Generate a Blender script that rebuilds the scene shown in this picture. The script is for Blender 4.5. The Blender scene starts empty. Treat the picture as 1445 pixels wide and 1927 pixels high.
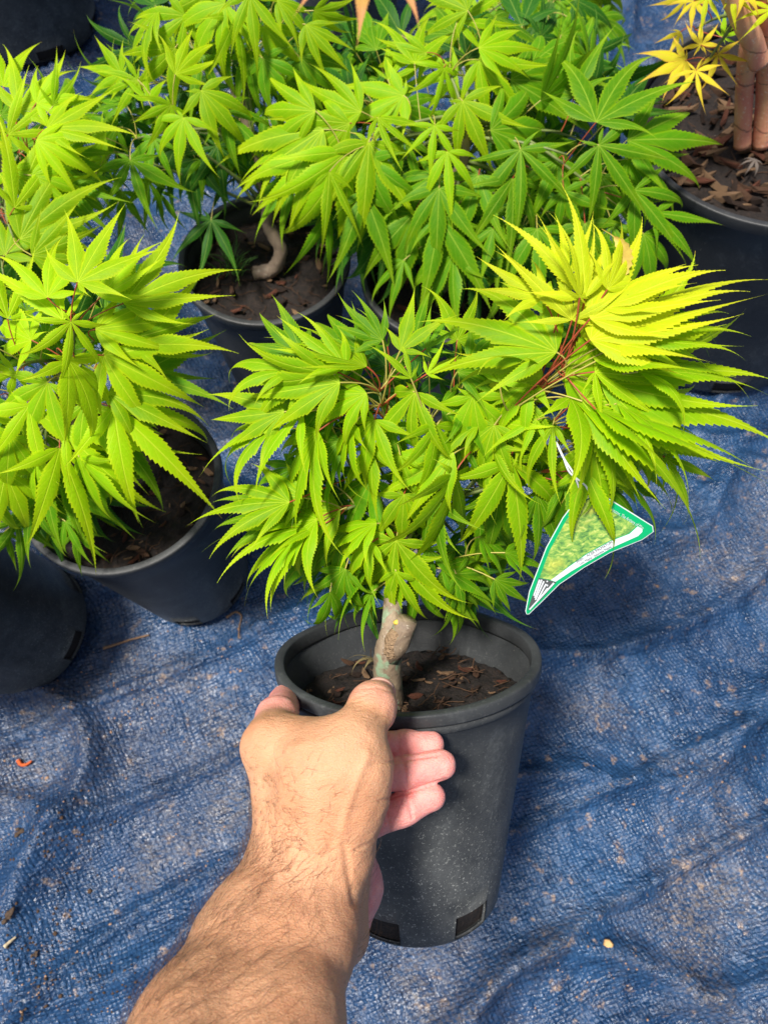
import bpy, math, random
import numpy as np
from mathutils import Vector, Matrix, noise
random.seed(7); RNG = np.random.default_rng(7)
sc = bpy.context.scene
COL = sc.collection
# ------------------------------------------------------------------ camera, world, sun
F = 1392.0; CU, CV = 722.5, 963.5
CAMH = 0.74; PITCH = math.radians(25)
cam_d = bpy.data.cameras.new('camera'); cam = bpy.data.objects.new('camera', cam_d); COL.objects.link(cam)
cam.location = (0, 0, CAMH); cam.rotation_euler = (PITCH, 0, 0)
cam_d.sensor_fit = 'VERTICAL'; cam_d.sensor_height = 36; cam_d.sensor_width = 27
cam_d.lens = 36 * F / 1927.0; cam_d.clip_start = .01; cam_d.clip_end = 50
cam_d.dof.use_dof = True; cam_d.dof.focus_distance = .39; cam_d.dof.aperture_fstop = 13
sc.camera = cam
SUN_DIR = Vector((-.30, -.10, .94)).normalized()
w = bpy.data.worlds.new('World'); sc.world = w; w.use_nodes = True
nt = w.node_tree
sky = nt.nodes.new('ShaderNodeTexSky'); sky.sky_type = 'NISHITA'; sky.sun_disc = False
sky.sun_elevation = math.asin(SUN_DIR.z); sky.sun_rotation = math.atan2(SUN_DIR.x, SUN_DIR.y)
sky.air_density = 1.0; sky.dust_density = 3.0; sky.ozone_density = .6
bg = nt.nodes['Background']; bg.inputs['Strength'].default_value = .068
nt.links.new(sky.outputs['Color'], bg.inputs['Color'])
sun_d = bpy.data.lights.new('sun', 'SUN'); sun_d.energy = 4.0; sun_d.angle = math.radians(10); sun_d.color = (1, .955, .88)
sun = bpy.data.objects.new('sun', sun_d); COL.objects.link(sun)
sun.rotation_euler = SUN_DIR.to_track_quat('Z', 'Y').to_euler()
sc.view_settings.view_transform = 'Standard'; sc.view_settings.look = 'None'
sc.view_settings.exposure = .64; sc.view_settings.gamma = 1
sc.render.engine = 'CYCLES'; sc.cycles.max_bounces = 8; sc.cycles.transparent_max_bounces = 8

CM = Matrix.Translation((0, 0, CAMH)) @ Matrix.Rotation(PITCH, 4, 'X')
def P(u, v, z):
    """point seen along the ray of (u, v) at real depth z in metres"""
    return CM @ Vector(((u - CU) / F * z, -(v - CV) / F * z, -z))
def camdir(x, y, z):
    """camera axes: x right, y down, z away -> world direction"""
    return CM.to_3x3() @ Vector((x, -y, -z))
def proj_np(pts):
    R = np.array(CM.inverted())
    q = pts @ R[:3, :3].T + R[:3, 3]
    return CU + F * q[:, 0] / -q[:, 2], CV - F * q[:, 1] / -q[:, 2], -q[:, 2]
UP = Vector((0, 0, 1))

# ------------------------------------------------------------------ object helpers
def tag(o, label=None, cat=None, group=None, kind=None):
    if label: o['label'] = label
    if cat: o['category'] = cat
    if group: o['group'] = group
    if kind: o['kind'] = kind
    return o
def empty(name, M):
    o = bpy.data.objects.new(name, None); COL.objects.link(o); o.empty_display_size = .02
    o.matrix_world = M if isinstance(M, Matrix) else Matrix.Translation(M)
    return o
def mesh(name, vs, fs, mat=None, smooth=True):
    me = bpy.data.meshes.new(name); me.from_pydata([tuple(v) for v in vs], [], [tuple(f) for f in fs])
    for m in (mat if isinstance(mat, (list, tuple)) else [mat]):
        if m: me.materials.append(m)
    if smooth: me.polygons.foreach_set('use_smooth', [True] * len(me.polygons))
    me.update(); return me
def link(name, me, parent=None, M=None):
    o = bpy.data.objects.new(name, me); COL.objects.link(o)
    if parent: o.parent = parent
    if M is not None: o.matrix_local = M
    return o
def tube_geo(pts, rads, n=8, vs=None, fs=None, caps=True, wob=0, rnd=random):
    vs = [] if vs is None else vs; fs = [] if fs is None else fs
    pts = [Vector(p) for p in pts]; base = len(vs); ref = None
    for i, p in enumerate(pts):
        t = (pts[min(i + 1, len(pts) - 1)] - pts[max(i - 1, 0)]).normalized()
        if ref is None: ref = t.orthogonal().normalized()
        ref = (ref - t * ref.dot(t)).normalized(); b = t.cross(ref)
        for k in range(n):
            a = 2 * math.pi * k / n; r = rads[i] * (1 + (rnd.uniform(-wob, wob) if wob else 0))
            vs.append(p + (ref * math.cos(a) + b * math.sin(a)) * r)
    for i in range(len(pts) - 1):
        for k in range(n):
            k2 = (k + 1) % n
            fs.append((base + i * n + k, base + i * n + k2, base + (i + 1) * n + k2, base + (i + 1) * n + k))
    if caps:
        fs.append(tuple(base + k for k in range(n))[::-1]); e = base + (len(pts) - 1) * n
        fs.append(tuple(e + k for k in range(n)))
    return vs, fs
def bez(a, b, c, n):
    return [a * (1 - t) ** 2 + b * 2 * t * (1 - t) + c * t * t for t in [i / (n - 1) for i in range(n)]]
def catmull(ps, n=5):
    ps = [Vector(p) for p in ps]; out = []
    for i in range(len(ps) - 1):
        p0, p1, p2, p3 = ps[max(i - 1, 0)], ps[i], ps[i + 1], ps[min(i + 2, len(ps) - 1)]
        for k in range(n):
            t = k / n
            out.append(.5 * ((2 * p1) + (p2 - p0) * t + (2 * p0 - 5 * p1 + 4 * p2 - p3) * t * t + (3 * p1 - p0 - 3 * p2 + p3) * t ** 3))
    out.append(ps[-1]); return out

# ------------------------------------------------------------------ materials
class NT:
    def __init__(s, name):
        s.m = bpy.data.materials.new(name); s.m.use_nodes = True; s.t = s.m.node_tree
        s.b = s.t.nodes['Principled BSDF']; s.out = s.t.nodes['Material Output']
    def n(s, kind, **kw):
        nd = s.t.nodes.new('ShaderNode' + kind)
        for k, v in kw.items():
            if k.startswith('i_'): nd.inputs[k[2:].replace('_', ' ')].default_value = v
            else: setattr(nd, k, v)
        return nd
    def l(s, a, b): s.t.links.new(a, b)
    def noise(s, vec, scale, detail=3, rough=.55, dist=0):
        nd = s.n('TexNoise'); nd.inputs['Scale'].default_value = scale; nd.inputs['Detail'].default_value = detail
        nd.inputs['Roughness'].default_value = rough; nd.inputs['Distortion'].default_value = dist
        if vec is not None: s.l(vec, nd.inputs['Vector'])
        return nd.outputs['Fac']
    def ramp(s, fac, stops):
        nd = s.n('ValToRGB'); cr = nd.color_ramp
        while len(cr.elements) < len(stops): cr.elements.new(.5)
        for e, (p, c) in zip(cr.elements, stops):
            e.position = p; e.color = (c, c, c, 1) if isinstance(c, (int, float)) else (*c, 1)
        s.l(fac, nd.inputs['Fac']); return nd.outputs['Color']
    def mix(s, fac, a, b, blend='MIX'):
        nd = s.n('Mix', data_type='RGBA', blend_type=blend)
        for sock, v in ((nd.inputs[0], fac), (nd.inputs[6], a), (nd.inputs[7], b)):
            if hasattr(v, 'is_linked'): s.l(v, sock)
            elif isinstance(v, (int, float)): sock.default_value = v
            else: sock.default_value = (*v, 1)
        return nd.outputs[2]
    def math(s, op, a, b=None, c=None):
        nd = s.n('Math', operation=op)
        for i, v in enumerate((a, b, c)):
            if v is None: continue
            if hasattr(v, 'is_linked'): s.l(v, nd.inputs[i])
            else: nd.inputs[i].default_value = v
        return nd.outputs[0]
    def map(s, vec, scale=(1, 1, 1), rot=(0, 0, 0)):
        nd = s.n('Mapping'); nd.inputs['Scale'].default_value = scale; nd.inputs['Rotation'].default_value = rot
        s.l(vec, nd.inputs['Vector']); return nd.outputs['Vector']
    def bump(s, h, strength, dist, normal=None):
        nd = s.n('Bump'); nd.inputs['Strength'].default_value = strength; nd.inputs['Distance'].default_value = dist
        s.l(h, nd.inputs['Height'])
        if normal is not None: s.l(normal, nd.inputs['Normal'])
        return nd.outputs['Normal']

def plain(name, col, rough=.6, spec=.4, var=.25, scale=200, bump=0, metallic=0):
    m = NT(name); tc = m.n('TexCoord').outputs['Object']
    f = m.noise(tc, scale, 4)
    c = m.mix(f, tuple(x * (1 - var) for x in col), tuple(min(1, x * (1 + var)) for x in col))
    m.l(c, m.b.inputs['Base Color']); m.b.inputs['Roughness'].default_value = rough
    m.b.inputs['Specular IOR Level'].default_value = spec
    if bump: m.l(m.bump(f, 1, bump), m.b.inputs['Normal'])
    return m.m

def tarp_mat():
    m = NT('woven_blue_tarpaulin'); tc = m.n('TexCoord').outputs['Object']
    # warp the weave a little so threads follow the creases
    nz = m.n('TexNoise'); nz.inputs['Scale'].default_value = 5; nz.inputs['Detail'].default_value = 2; m.l(tc, nz.inputs['Vector'])
    off = m.n('VectorMath', operation='MULTIPLY_ADD'); m.l(nz.outputs['Color'], off.inputs[0]); off.inputs[1].default_value = (.05, .05, 0); m.l(tc, off.inputs[2])
    nz2 = m.n('TexNoise'); nz2.inputs['Scale'].default_value = 90; nz2.inputs['Detail'].default_value = 2; m.l(tc, nz2.inputs['Vector'])
    off2 = m.n('VectorMath', operation='MULTIPLY_ADD'); m.l(nz2.outputs['Color'], off2.inputs[0]); off2.inputs[1].default_value = (.0034, .0034, 0); m.l(off.outputs[0], off2.inputs[2])
    v = m.map(off2.outputs[0], (1 / .0042, 1 / .0034, 1), (0, 0, math.radians(-24)))
    sp = m.n('SeparateXYZ'); m.l(v, sp.inputs[0]); X, Y = sp.outputs[0], sp.outputs[1]
    sx = m.math('ABSOLUTE', m.math('SINE', m.math('MULTIPLY', X, math.pi)))
    sy = m.math('ABSOLUTE', m.math('SINE', m.math('MULTIPLY', Y, math.pi)))
    par = m.math('MODULO', m.math('ADD', m.math('FLOOR', X), m.math('FLOOR', Y)), 2.0)
    par = m.math('ABSOLUTE', par)
    hA = m.math('MULTIPLY', m.math('POWER', sx, .6), m.math('MULTIPLY_ADD', sy, .6, .4))
    hB = m.math('MULTIPLY', m.math('POWER', sy, .6), m.math('MULTIPLY_ADD', sx, .35, .25))
    weave = m.n('Mix', data_type='FLOAT'); m.l(par, weave.inputs[0]); m.l(hB, weave.inputs[2]); m.l(hA, weave.inputs[3]); wv = weave.outputs[0]
    patch = m.noise(tc, 9, 4, .6)
    patch2 = m.noise(tc, 31, 5, .65, .6)
    fine = m.noise(tc, 420, 4, .7)
    fine2 = m.noise(m.map(tc, (1, 2.4, 1), (0, 0, .5)), 170, 4, .7)
    c = m.mix(m.ramp(patch2, [(.34, 0), (.66, 1)]), (.0015, .012, .046), (.012, .052, .138))
    c = m.mix(m.math('MULTIPLY', wv, .34), c, (.045, .145, .33))
    # worn whitish ridges of the threads
    wear = m.math('MULTIPLY', m.ramp(fine, [(.5, 0), (.72, 1)]), m.ramp(patch, [(.35, .15), (.7, .8)]))
    c = m.mix(m.math('MULTIPLY', wear, .42), c, (.18, .33, .50))
    # soil dust rubbed into the weave
    dd = m.math('MULTIPLY', m.ramp(m.noise(tc, 5.2, 5, .62, .3), [(.50, 0), (.68, 1)]), m.ramp(fine2, [(.42, 0), (.6, 1)]))
    c = m.mix(m.math('MULTIPLY', dd, .6), c, (.27, .21, .15))
    d2 = m.math('MULTIPLY', m.ramp(m.noise(tc, 75, 3, .5), [(.63, 0), (.70, 1)]), m.ramp(fine, [(.4, 0), (.55, 1)]))
    c = m.mix(m.math('MULTIPLY', d2, .75), c, (.38, .26, .17))
    c = m.mix(m.ramp(m.noise(tc, 3.3, 3, .5, .5), [(.42, .0), (.62, .6)]), c, m.mix(1, c, (.45, .5, .6), 'MULTIPLY'))
    m.l(c, m.b.inputs['Base Color'])
    m.l(m.ramp(patch2, [(.3, .20), (.7, .36)]), m.b.inputs['Roughness'])
    m.b.inputs['Specular IOR Level'].default_value = .62
    rn = m.math('ABSOLUTE', m.math('SUBTRACT', m.noise(m.map(tc, (1, 1.6, 1), (0, 0, .5)), 17, 4, .6, .8), .5))
    rn = m.ramp(rn, [(0, 1), (.09, 0)])
    rn2 = m.math('ABSOLUTE', m.math('SUBTRACT', m.noise(m.map(tc, (1.5, 1, 1), (0, 0, .2)), 34, 4, .6, 1.0), .5)); rn2 = m.ramp(rn2, [(0, 1), (.10, 0)])
    n0 = m.bump(m.math('ADD', rn, m.math('MULTIPLY', rn2, .5)), .45, .0028)
    n1 = m.bump(m.noise(tc, 30, 6, .66, .6), 1, .0055, n0)
    n2 = m.bump(m.math('MULTIPLY', wv, m.ramp(m.noise(tc, 60, 4, .6), [(.25, .25), (.6, 1)])), .8, .0012, n1)
    n3 = m.bump(fine, .35, .0008, n2)
    m.l(n3, m.b.inputs['Normal']); return m.m

def pot_mat(name, dusty=.5, tint=(.024, .026, .028), gloss=.42):
    m = NT(name); tc = m.n('TexCoord').outputs['Object']
    sp = m.n('SeparateXYZ'); m.l(tc, sp.inputs[0])
    big = m.noise(tc, 16, 5, .62, .5); spk = m.noise(tc, 620, 2, .8)
    scr = m.noise(m.map(tc, (18, 18, 160), (.35, .2, .4)), 2.2, 5, .75, 1.6)
    scr2 = m.noise(m.map(tc, (60, 60, 9), (.5, -.4, 0)), 3, 3, .7, 2.5)
    c = m.mix(m.ramp(big, [(.3, 0), (.75, 1)]), tint, tuple(x * 2.1 + .008 for x in tint))
    low = m.ramp(m.math('MULTIPLY', sp.outputs[2], 5.0), [(.05, 1), (.75, .12)])
    speck = m.math('MULTIPLY', m.ramp(spk, [(.60, 0), (.68, 1)]), m.math('MULTIPLY', low, m.ramp(big, [(.25, .3), (.6, 1)])))
    c = m.mix(m.math('MULTIPLY', speck, dusty), c, (.42, .43, .40))
    film = m.math('MULTIPLY', low, m.ramp(m.noise(tc, 45, 6, .7), [(.35, 0), (.8, 1)]))
    c = m.mix(m.math('MULTIPLY', film, dusty * .5), c, (.22, .225, .215))
    c = m.mix(m.math('MULTIPLY', m.ramp(scr, [(.66, 0), (.74, 1)]), .5), c, (.20, .21, .22))
    c = m.mix(m.math('MULTIPLY', m.ramp(scr2, [(.72, 0), (.77, 1)]), .6), c, (.38, .34, .28))
    sc3 = m.math('MULTIPLY', m.ramp(m.noise(m.map(tc, (1, 1, .5)), 26, 6, .75, 1.2), [(.54, 0), (.70, 1)]), m.ramp(m.noise(tc, 320, 4, .7), [(.4, .2), (.65, 1)]))
    c = m.mix(m.math('MULTIPLY', sc3, .46), c, (.17, .18, .18))
    m.l(c, m.b.inputs['Base Color'])
    m.l(m.ramp(big, [(.3, gloss - .06), (.75, gloss + .22)]), m.b.inputs['Roughness'])
    m.b.inputs['Specular IOR Level'].default_value = .3
    n1 = m.bump(m.noise(tc, 700, 3, .6), .25, .0004); m.l(m.bump(scr, .25, .0006, n1), m.b.inputs['Normal'])
    return m.m

def leaf_mat(name, col, tipcol, under, trans=.42, spots=.0):
    m = NT(name); uv = m.n('UVMap'); uv.uv_map = 'lobe'; uv2 = m.n('UVMap'); uv2.uv_map = 'edge'
    s1 = m.n('SeparateXYZ'); m.l(uv.outputs[0], s1.inputs[0]); s2 = m.n('SeparateXYZ'); m.l(uv2.outputs[0], s2.inputs[0])
    d = m.math('ABSOLUTE', m.math('SUBTRACT', s1.outputs[0], .5)); t = s1.outputs[1]; e = s2.outputs[0]
    oi = m.n('ObjectInfo').outputs['Random']; tc = m.n('TexCoord').outputs['Object']
    mot = m.noise(tc, 7, 4, .6)
    c = m.mix(m.math('MULTIPLY', oi, .9), tuple(x * .80 for x in col), tuple(min(1, x * 1.22) for x in col))
    c = m.mix(m.math('MULTIPLY', m.ramp(mot, [(.3, 0), (.75, 1)]), .25), c, tipcol)
    tipf = m.ramp(m.math('ADD', t, m.math('MULTIPLY', mot, .25)), [(.58, 0), (.95, 1)])
    edgef = m.ramp(e, [(.72, 0), (1, .8)])
    c = m.mix(m.math('MULTIPLY', m.math('MAXIMUM', tipf, edgef), .75), c, tipcol)
    ph = m.math('FRACT', m.math('SUBTRACT', m.math('MULTIPLY', t, 11.0), m.math('MULTIPLY', d, 7.0)))
    sv = m.ramp(m.math('ABSOLUTE', m.math('SUBTRACT', ph, .5)), [(.0, 1), (.10, 0)])
    mid = m.ramp(d, [(.008, 1), (.022, 0)])
    vein = m.math('MAXIMUM', mid, m.math('MULTIPLY', sv, .34))
    vc = tuple(min(1, .45 * a + .55 * b + q) for a, b, q in zip(col, tipcol, (.12, .12, .03)))
    c = m.mix(m.math('MULTIPLY', vein, .8), c, vc)
    if spots:
        sp = m.math('MULTIPLY', m.ramp(m.noise(tc, 34, 3, .7), [(.70, 0), (.74, 1)]), spots)
        c = m.mix(sp, c, (.12, .08, .012))
    brown = m.math('MULTIPLY', m.ramp(t, [(.93, 0), (.985, 1)]), m.math('GREATER_THAN', oi, .55))
    c = m.mix(m.math('MULTIPLY', brown, .8), c, (.36, .16, .04))
    geo = m.n('NewGeometry')
    c2 = m.mix(geo.outputs['Backfacing'], c, m.mix(.55, c, under))
    m.l(c2, m.b.inputs['Base Color']); m.b.inputs['Roughness'].default_value = .5
    m.b.inputs['Specular IOR Level'].default_value = .14
    bh = m.math('ADD', m.math('MULTIPLY', vein, -.6), m.math('MULTIPLY', m.noise(tc, 60, 3), .35))
    nb = m.bump(bh, .5, .0006); m.l(nb, m.b.inputs['Normal'])
    tr = m.n('BsdfTranslucent'); tcn = m.mix(.5, c, tuple(min(1, x * 1.25) for x in tipcol))
    m.l(tcn, tr.inputs['Color']); m.l(nb, tr.inputs['Normal'])
    mx = m.n('MixShader'); mx.inputs[0].default_value = trans
    m.l(m.b.outputs[0], mx.inputs[1]); m.l(tr.outputs[0], mx.inputs[2]); m.l(mx.outputs[0], m.out.inputs['Surface'])
    return m.m

def skin_mat():
    m = NT('skin'); tc = m.n('TexCoord').outputs['Object']
    at = m.n('Attribute'); at.attribute_name = 'pink'; pk = at.outputs['Fac']
    big = m.noise(tc, 38, 4, .6); fn = m.noise(tc, 900, 4, .7); mid = m.noise(tc, 160, 4, .65)
    c = m.mix(m.ramp(big, [(.3, 0), (.7, 1)]), (.60, .285, .150), (.71, .385, .220))
    c = m.mix(m.math('MULTIPLY', m.ramp(mid, [(.55, 0), (.75, 1)]), .3), c, (.62, .27, .18))
    p = m.mix(m.ramp(mid, [(.3, 0), (.7, 1)]), (.86, .29, .26), (.92, .42, .36))
    c = m.mix(m.ramp(pk, [(.25, 0), (.75, 1)]), c, p)
    at2 = m.n('Attribute'); at2.attribute_name = 'tan'
    c = m.mix(m.math('MULTIPLY', at2.outputs['Fac'], .22), c, (.46, .23, .10))
    m.l(c, m.b.inputs['Base Color']); m.l(m.ramp(mid, [(.3, .42), (.8, .56)]), m.b.inputs['Roughness'])
    m.b.inputs['Specular IOR Level'].default_value = .35
    m.b.inputs['Subsurface Weight'].default_value = .35; m.b.inputs['Subsurface Radius'].default_value = (.9, .35, .18)
    m.b.inputs['Subsurface Scale'].default_value = .006
    ln = m.noise(m.map(tc, (1, 3.2, 1), (.3, .2, .4)), 420, 4, .7)
    cr = m.n('TexVoronoi'); cr.feature = 'DISTANCE_TO_EDGE'; cr.inputs['Scale'].default_value = 700; m.l(tc, cr.inputs['Vector'])
    crf = m.ramp(cr.outputs['Distance'], [(0, 0), (.18, 1)])
    n1 = m.bump(ln, .75, .0008); n2 = m.bump(crf, .3, .0004, n1)
    m.l(m.bump(mid, .3, .0012, n2), m.b.inputs['Normal']); return m.m

def bark_mat(name, cols, scale=60, greens=None, rings=False):
    m = NT(name); tc = m.n('TexCoord').outputs['Object']
    a = m.noise(m.map(tc, (1, 1, .45)), scale, 5, .65, .6); b = m.noise(tc, scale * 5, 4, .7)
    c = m.mix(m.ramp(a, [(.35, 0), (.65, 1)]), cols[0], cols[1])
    if greens: c = m.mix(m.ramp(m.noise(tc, scale * .9, 3, .5, .3), [(.53, 0), (.60, 1)]), c, greens)
    c = m.mix(m.ramp(b, [(.62, 0), (.70, 1)]), c, cols[2])
    if rings:
        sz = m.n('SeparateXYZ'); m.l(tc, sz.inputs[0]); zz_ = m.math('MULTIPLY_ADD', m.noise(tc, 30, 3), .5, m.math('MULTIPLY', sz.outputs[2], 24.0))
        c = m.mix(m.ramp(m.math('ABSOLUTE', m.math('SUBTRACT', m.math('FRACT', zz_), .5)), [(.0, .8), (.03, 0)]), c, (.12, .06, .04))
        c = m.mix(m.ramp(m.noise(tc, 420, 2, .6), [(.62, 0), (.68, .8)]), c, (.75, .55, .42))
    m.l(c, m.b.inputs['Base Color']); m.b.inputs['Roughness'].default_value = .6
    m.l(m.bump(m.math('ADD', a, m.math('MULTIPLY', b, .4)), .7, .0016), m.b.inputs['Normal']); return m.m

def soil_mat():
    m = NT('dark_potting_soil'); tc = m.n('TexCoord').outputs['Object']
    a = m.noise(tc, 260, 5, .75); b = m.noise(tc, 60, 4, .6)
    c = m.ramp(a, [(.3, (.004, .0025, .002)), (.52, (.014, .008, .0055)), (.66, (.042, .023, .014)), (.78, (.17, .11, .07))])
    c = m.mix(m.math('MULTIPLY', b, .5), c, (.011, .006, .005))
    m.l(c, m.b.inputs['Base Color']); m.b.inputs['Roughness'].default_value = .8
    m.l(m.bump(a, 1, .003), m.b.inputs['Normal']); return m.m

M_TARP = tarp_mat(); M_SKIN = skin_mat(); M_SOIL = soil_mat()
M_POT = pot_mat('dusty_charcoal_plastic', .85); M_POT2 = pot_mat('dark_worn_plastic', .75, (.019, .020, .021), .38)
M_POTR = pot_mat('scuffed_black_plastic', .5, (.020, .021, .023), .38)
LM = {
 'y': leaf_mat('leaf_yellow', (.54, .70, .012), (.76, .72, .02), (.60, .66, .14), .42, .6),
 'c': leaf_mat('leaf_chartreuse', (.20, .45, .003), (.56, .66, .006), (.34, .54, .03), .40, .3),
 'b': leaf_mat('leaf_bright', (.34, .63, .004), (.68, .76, .010), (.5, .7, .04), .44, .2),
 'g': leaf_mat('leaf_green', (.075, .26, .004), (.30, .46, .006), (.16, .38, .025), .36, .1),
 'd': leaf_mat('leaf_dark_green', (.018, .10, .008), (.07, .22, .014), (.08, .22, .04), .30),  # real dark leaves, also inner leaves coloured dark in place of crown shade
 'o': leaf_mat('leaf_orange_edged', (.66, .64, .02), (.82, .40, .06), (.6, .5, .2), .4),
 'p': leaf_mat('leaf_pink_tipped', (.80, .55, .06), (.85, .30, .20), (.8, .45, .2), .4),
}
M_STALK = plain('red_leaf_stalk', (.36, .07, .03), .4, .4, .3, 300)
M_STALKG = plain('green_leaf_stalk', (.42, .36, .08), .4, .4, .3, 300)
M_TWIG = plain('young_green_twig', (.16, .20, .06), .5, .4, .4, 250, .0005)
M_CHIP = [plain('bark_chip_brown', (.10, .05, .028), .75, .3, .6, 350, .0012), plain('bark_chip_dark', (.035, .02, .014), .8, .3, .6, 350, .0012),
          plain('bark_chip_red', (.13, .045, .025), .75, .3, .6, 350, .0012), plain('bark_chip_pale', (.26, .155, .085), .75, .3, .5, 350, .0012)]
M_ROOT = plain('fine_root', (.07, .038, .022), .8, .2, .5, 300)
M_HAIR = plain('dark_brown_hair', (.085, .045, .025), .45, .4, .3, 400)

# ------------------------------------------------------------------ ground tarp
def tarp_h(x, y):
    v = Vector((x, y, 0))
    h = .016 * (noise.noise(v * 3.1) ) + .006 * noise.noise(v * 8 + Vector((5, 1, 0)))
    q = Vector((x * .8 + y * .45, y * .8 - x * .3, 0))
    r = 1 - abs(noise.noise(q * 5.5 + Vector((3, 9, 2)))) * 2.6
    h += .026 * max(r, 0) ** 4
    r2 = 1 - abs(noise.noise(Vector((x * 5 - y * 9, y * 6, 1.5)))) * 3.2
    h += .018 * max(r2, 0) ** 4
    h += .0040 * noise.noise(v * 22)
    r3 = 1 - abs(noise.noise(Vector((x * 24 + y * 9, y * 17 - x * 7, 4)))) * 4
    h += .0016 * max(r3, 0) ** 2
    return h - .014
def axis_pts(a, b, fa, fb, fine, coarse):
    out = []; x = a
    while x < b:
        out.append(x); x += fine if fa <= x <= fb else coarse
    out.append(b); return out
xs = axis_pts(-3, 3, -.75, .75, .0062, .06); ys = axis_pts(-2, 6, -.2, 1.35, .0062, .08)
tv = [(x, y, tarp_h(x, y)) for y in ys for x in xs]; nx = len(xs)
tf = [(j * nx + i, j * nx + i + 1, (j + 1) * nx + i + 1, (j + 1) * nx + i) for j in range(len(ys) - 1) for i in range(nx - 1)]
tag(link('ground_tarp', mesh('ground_tarp', tv, tf, M_TARP)), 'wrinkled woven blue tarpaulin lying over the ground', kind='structure')

# ------------------------------------------------------------------ pots
def frame_between(base, rim):
    z = (rim - base); H = z.length; z = z.normalized()
    x = Vector((1, 0, 0)); x = (x - z * x.dot(z)).normalized(); y = z.cross(x)
    M = Matrix((x, y, z)).transposed().to_4x4(); M.translation = base
    return M, H
def chip_mesh(rnd, mat, w=(.3, .6)):
    L, W, T = 1, rnd.uniform(*w), rnd.uniform(.10, .2); n = 6; vs = []
    for s in (-1, 1):
        for i in range(n):
            a = 2 * math.pi * i / n + rnd.uniform(-.3, .3)
            r = rnd.uniform(.75, 1.1)
            vs.append((L * .5 * math.cos(a) * r, W * .5 * math.sin(a) * r, s * T * .5 * rnd.uniform(.5, 1.3) + .12 * math.cos(a) ** 2))
    fs = [tuple(range(n))[::-1], tuple(range(n, 2 * n))] + [(i, (i + 1) % n, n + (i + 1) % n, n + i) for i in range(n)]
    return mesh('bark_chip', vs, fs, mat, False)
_r = random.Random(3)
CHIPS = [chip_mesh(_r, M_CHIP[i % 4]) for i in range(16)]
def make_pot(M, R, H, taper, mat, label, soil_depth=.03, nholes=6, hole0=0., chips=40, chip_len=(.008, .02), seed=1, soil=True, lip=.0075, hole_h=.016, group=None, chipset=None, skirt=.0145):
    rnd = random.Random(seed)
    root = empty('plant_pot', M); tag(root, label, 'plant pot', group or 'black nursery pots of maples on the tarp')
    Rb = R * taper; Rt = R - .0036; th = .0022; N = 144
    def rw(z): return Rb + (Rt - .0015 - Rb) * z / (H - skirt)
    zs = [.0035, .0035 + hole_h] + [.0035 + hole_h + (H - skirt - .0035 - hole_h) * k / 8 for k in range(1, 9)]
    outer = [(Rb - .004, 0), (Rb - .001, .0012)] + [(rw(z), z) for z in zs] + [(Rt + .0008, H - skirt + .0012), (Rt + .0012, H - lip - .0008)]
    inner = [(Rb - .006, th), (Rb - th - .0004, .003)] + [(rw(z) - th, z) for z in zs] + [(Rt - th, H - skirt + .002), (Rt - th + .0003, H - lip - .002)]
    nl = len(outer); vs = []; fs = []
    # slight out-of-round squash of the used pot
    ph = rnd.uniform(0, 6); sq = [1 + .006 * math.sin(2 * (2 * math.pi * j / N) + ph) for j in range(N)]
    def ring(r, z):
        b = len(vs)
        for j in range(N):
            a = 2 * math.pi * j / N; vs.append((r * sq[j] * math.cos(a), r * sq[j] * math.sin(a), z))
        return b
    ro = [ring(*p) for p in outer]; ri = [ring(*p) for p in inner]
    win = set()
    if nholes:
        per = N // nholes; wd = max(3, int(per * .42)); o = int(hole0 / (2 * math.pi) * N)
        for k in range(nholes):
            for q in range(wd): win.add((o + k * per + q) % N)
    hk = 2
    def q(a, b, j, flip):
        j2 = (j + 1) % N; f = (a + j, a + j2, b + j2, b + j); fs.append(f[::-1] if flip else f)
    for k in range(nl - 1):
        for j in range(N):
            if k == hk and j in win:
                jp, jn = (j - 1) % N, (j + 1) % N
                a, b, c, d = ro[k], ro[k + 1], ri[k], ri[k + 1]
                if jp not in win: fs.append((a + j, b + j, d + j, c + j))
                if jn not in win: fs.append((a + jn, c + jn, d + jn, b + jn))
                fs.append((a + j, c + j, c + jn, a + jn)); fs.append((b + j, b + jn, d + jn, d + j))
                continue
            q(ro[k], ro[k + 1], j, False); q(ri[k], ri[k + 1], j, True)
    # floor
    c0 = len(vs); vs.append((0, 0, 0)); c1 = len(vs); vs.append((0, 0, th))
    for j in range(N):
        fs.append((c0, ro[0] + (j + 1) % N, ro[0] + j)); fs.append((c1, ri[0] + j, ri[0] + (j + 1) % N))
        fs.append((ro[-1] + j, ro[-1] + (j + 1) % N, ri[-1] + (j + 1) % N, ri[-1] + j))
    link('pot_wall', mesh('pot_wall', vs, fs, mat), root)
    # rolled rim, its own piece
    prof = [(Rt + .0014, H - lip + .0006), (R - .0010, H - lip), (R - .0003, H - lip + .0002), (R, H - lip + .0010), (R + .0002, H - .0016), (R, H - .0007), (R - .0005, H - .0002), (R - .0013, H),
            (R - .0032, H + .0001), (R - .0050, H - .0001), (R - .0056, H - .0004), (R - .0059, H - .0012), (R - .0062, H - .004), (R - .0065, H - .0085), (R - .0056, H - .0105), (Rt + .0002, H - lip - .0012)]
    vs = []; fs = []; n = len(prof)
    for j in range(N):
        a = 2 * math.pi * j / N
        wv = .0004 * math.sin(3 * a + ph) + .0003 * math.sin(7 * a)
        for (r, z) in prof: vs.append(((r + wv) * sq[j] * math.cos(a), (r + wv) * sq[j] * math.sin(a), z + wv))
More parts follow.
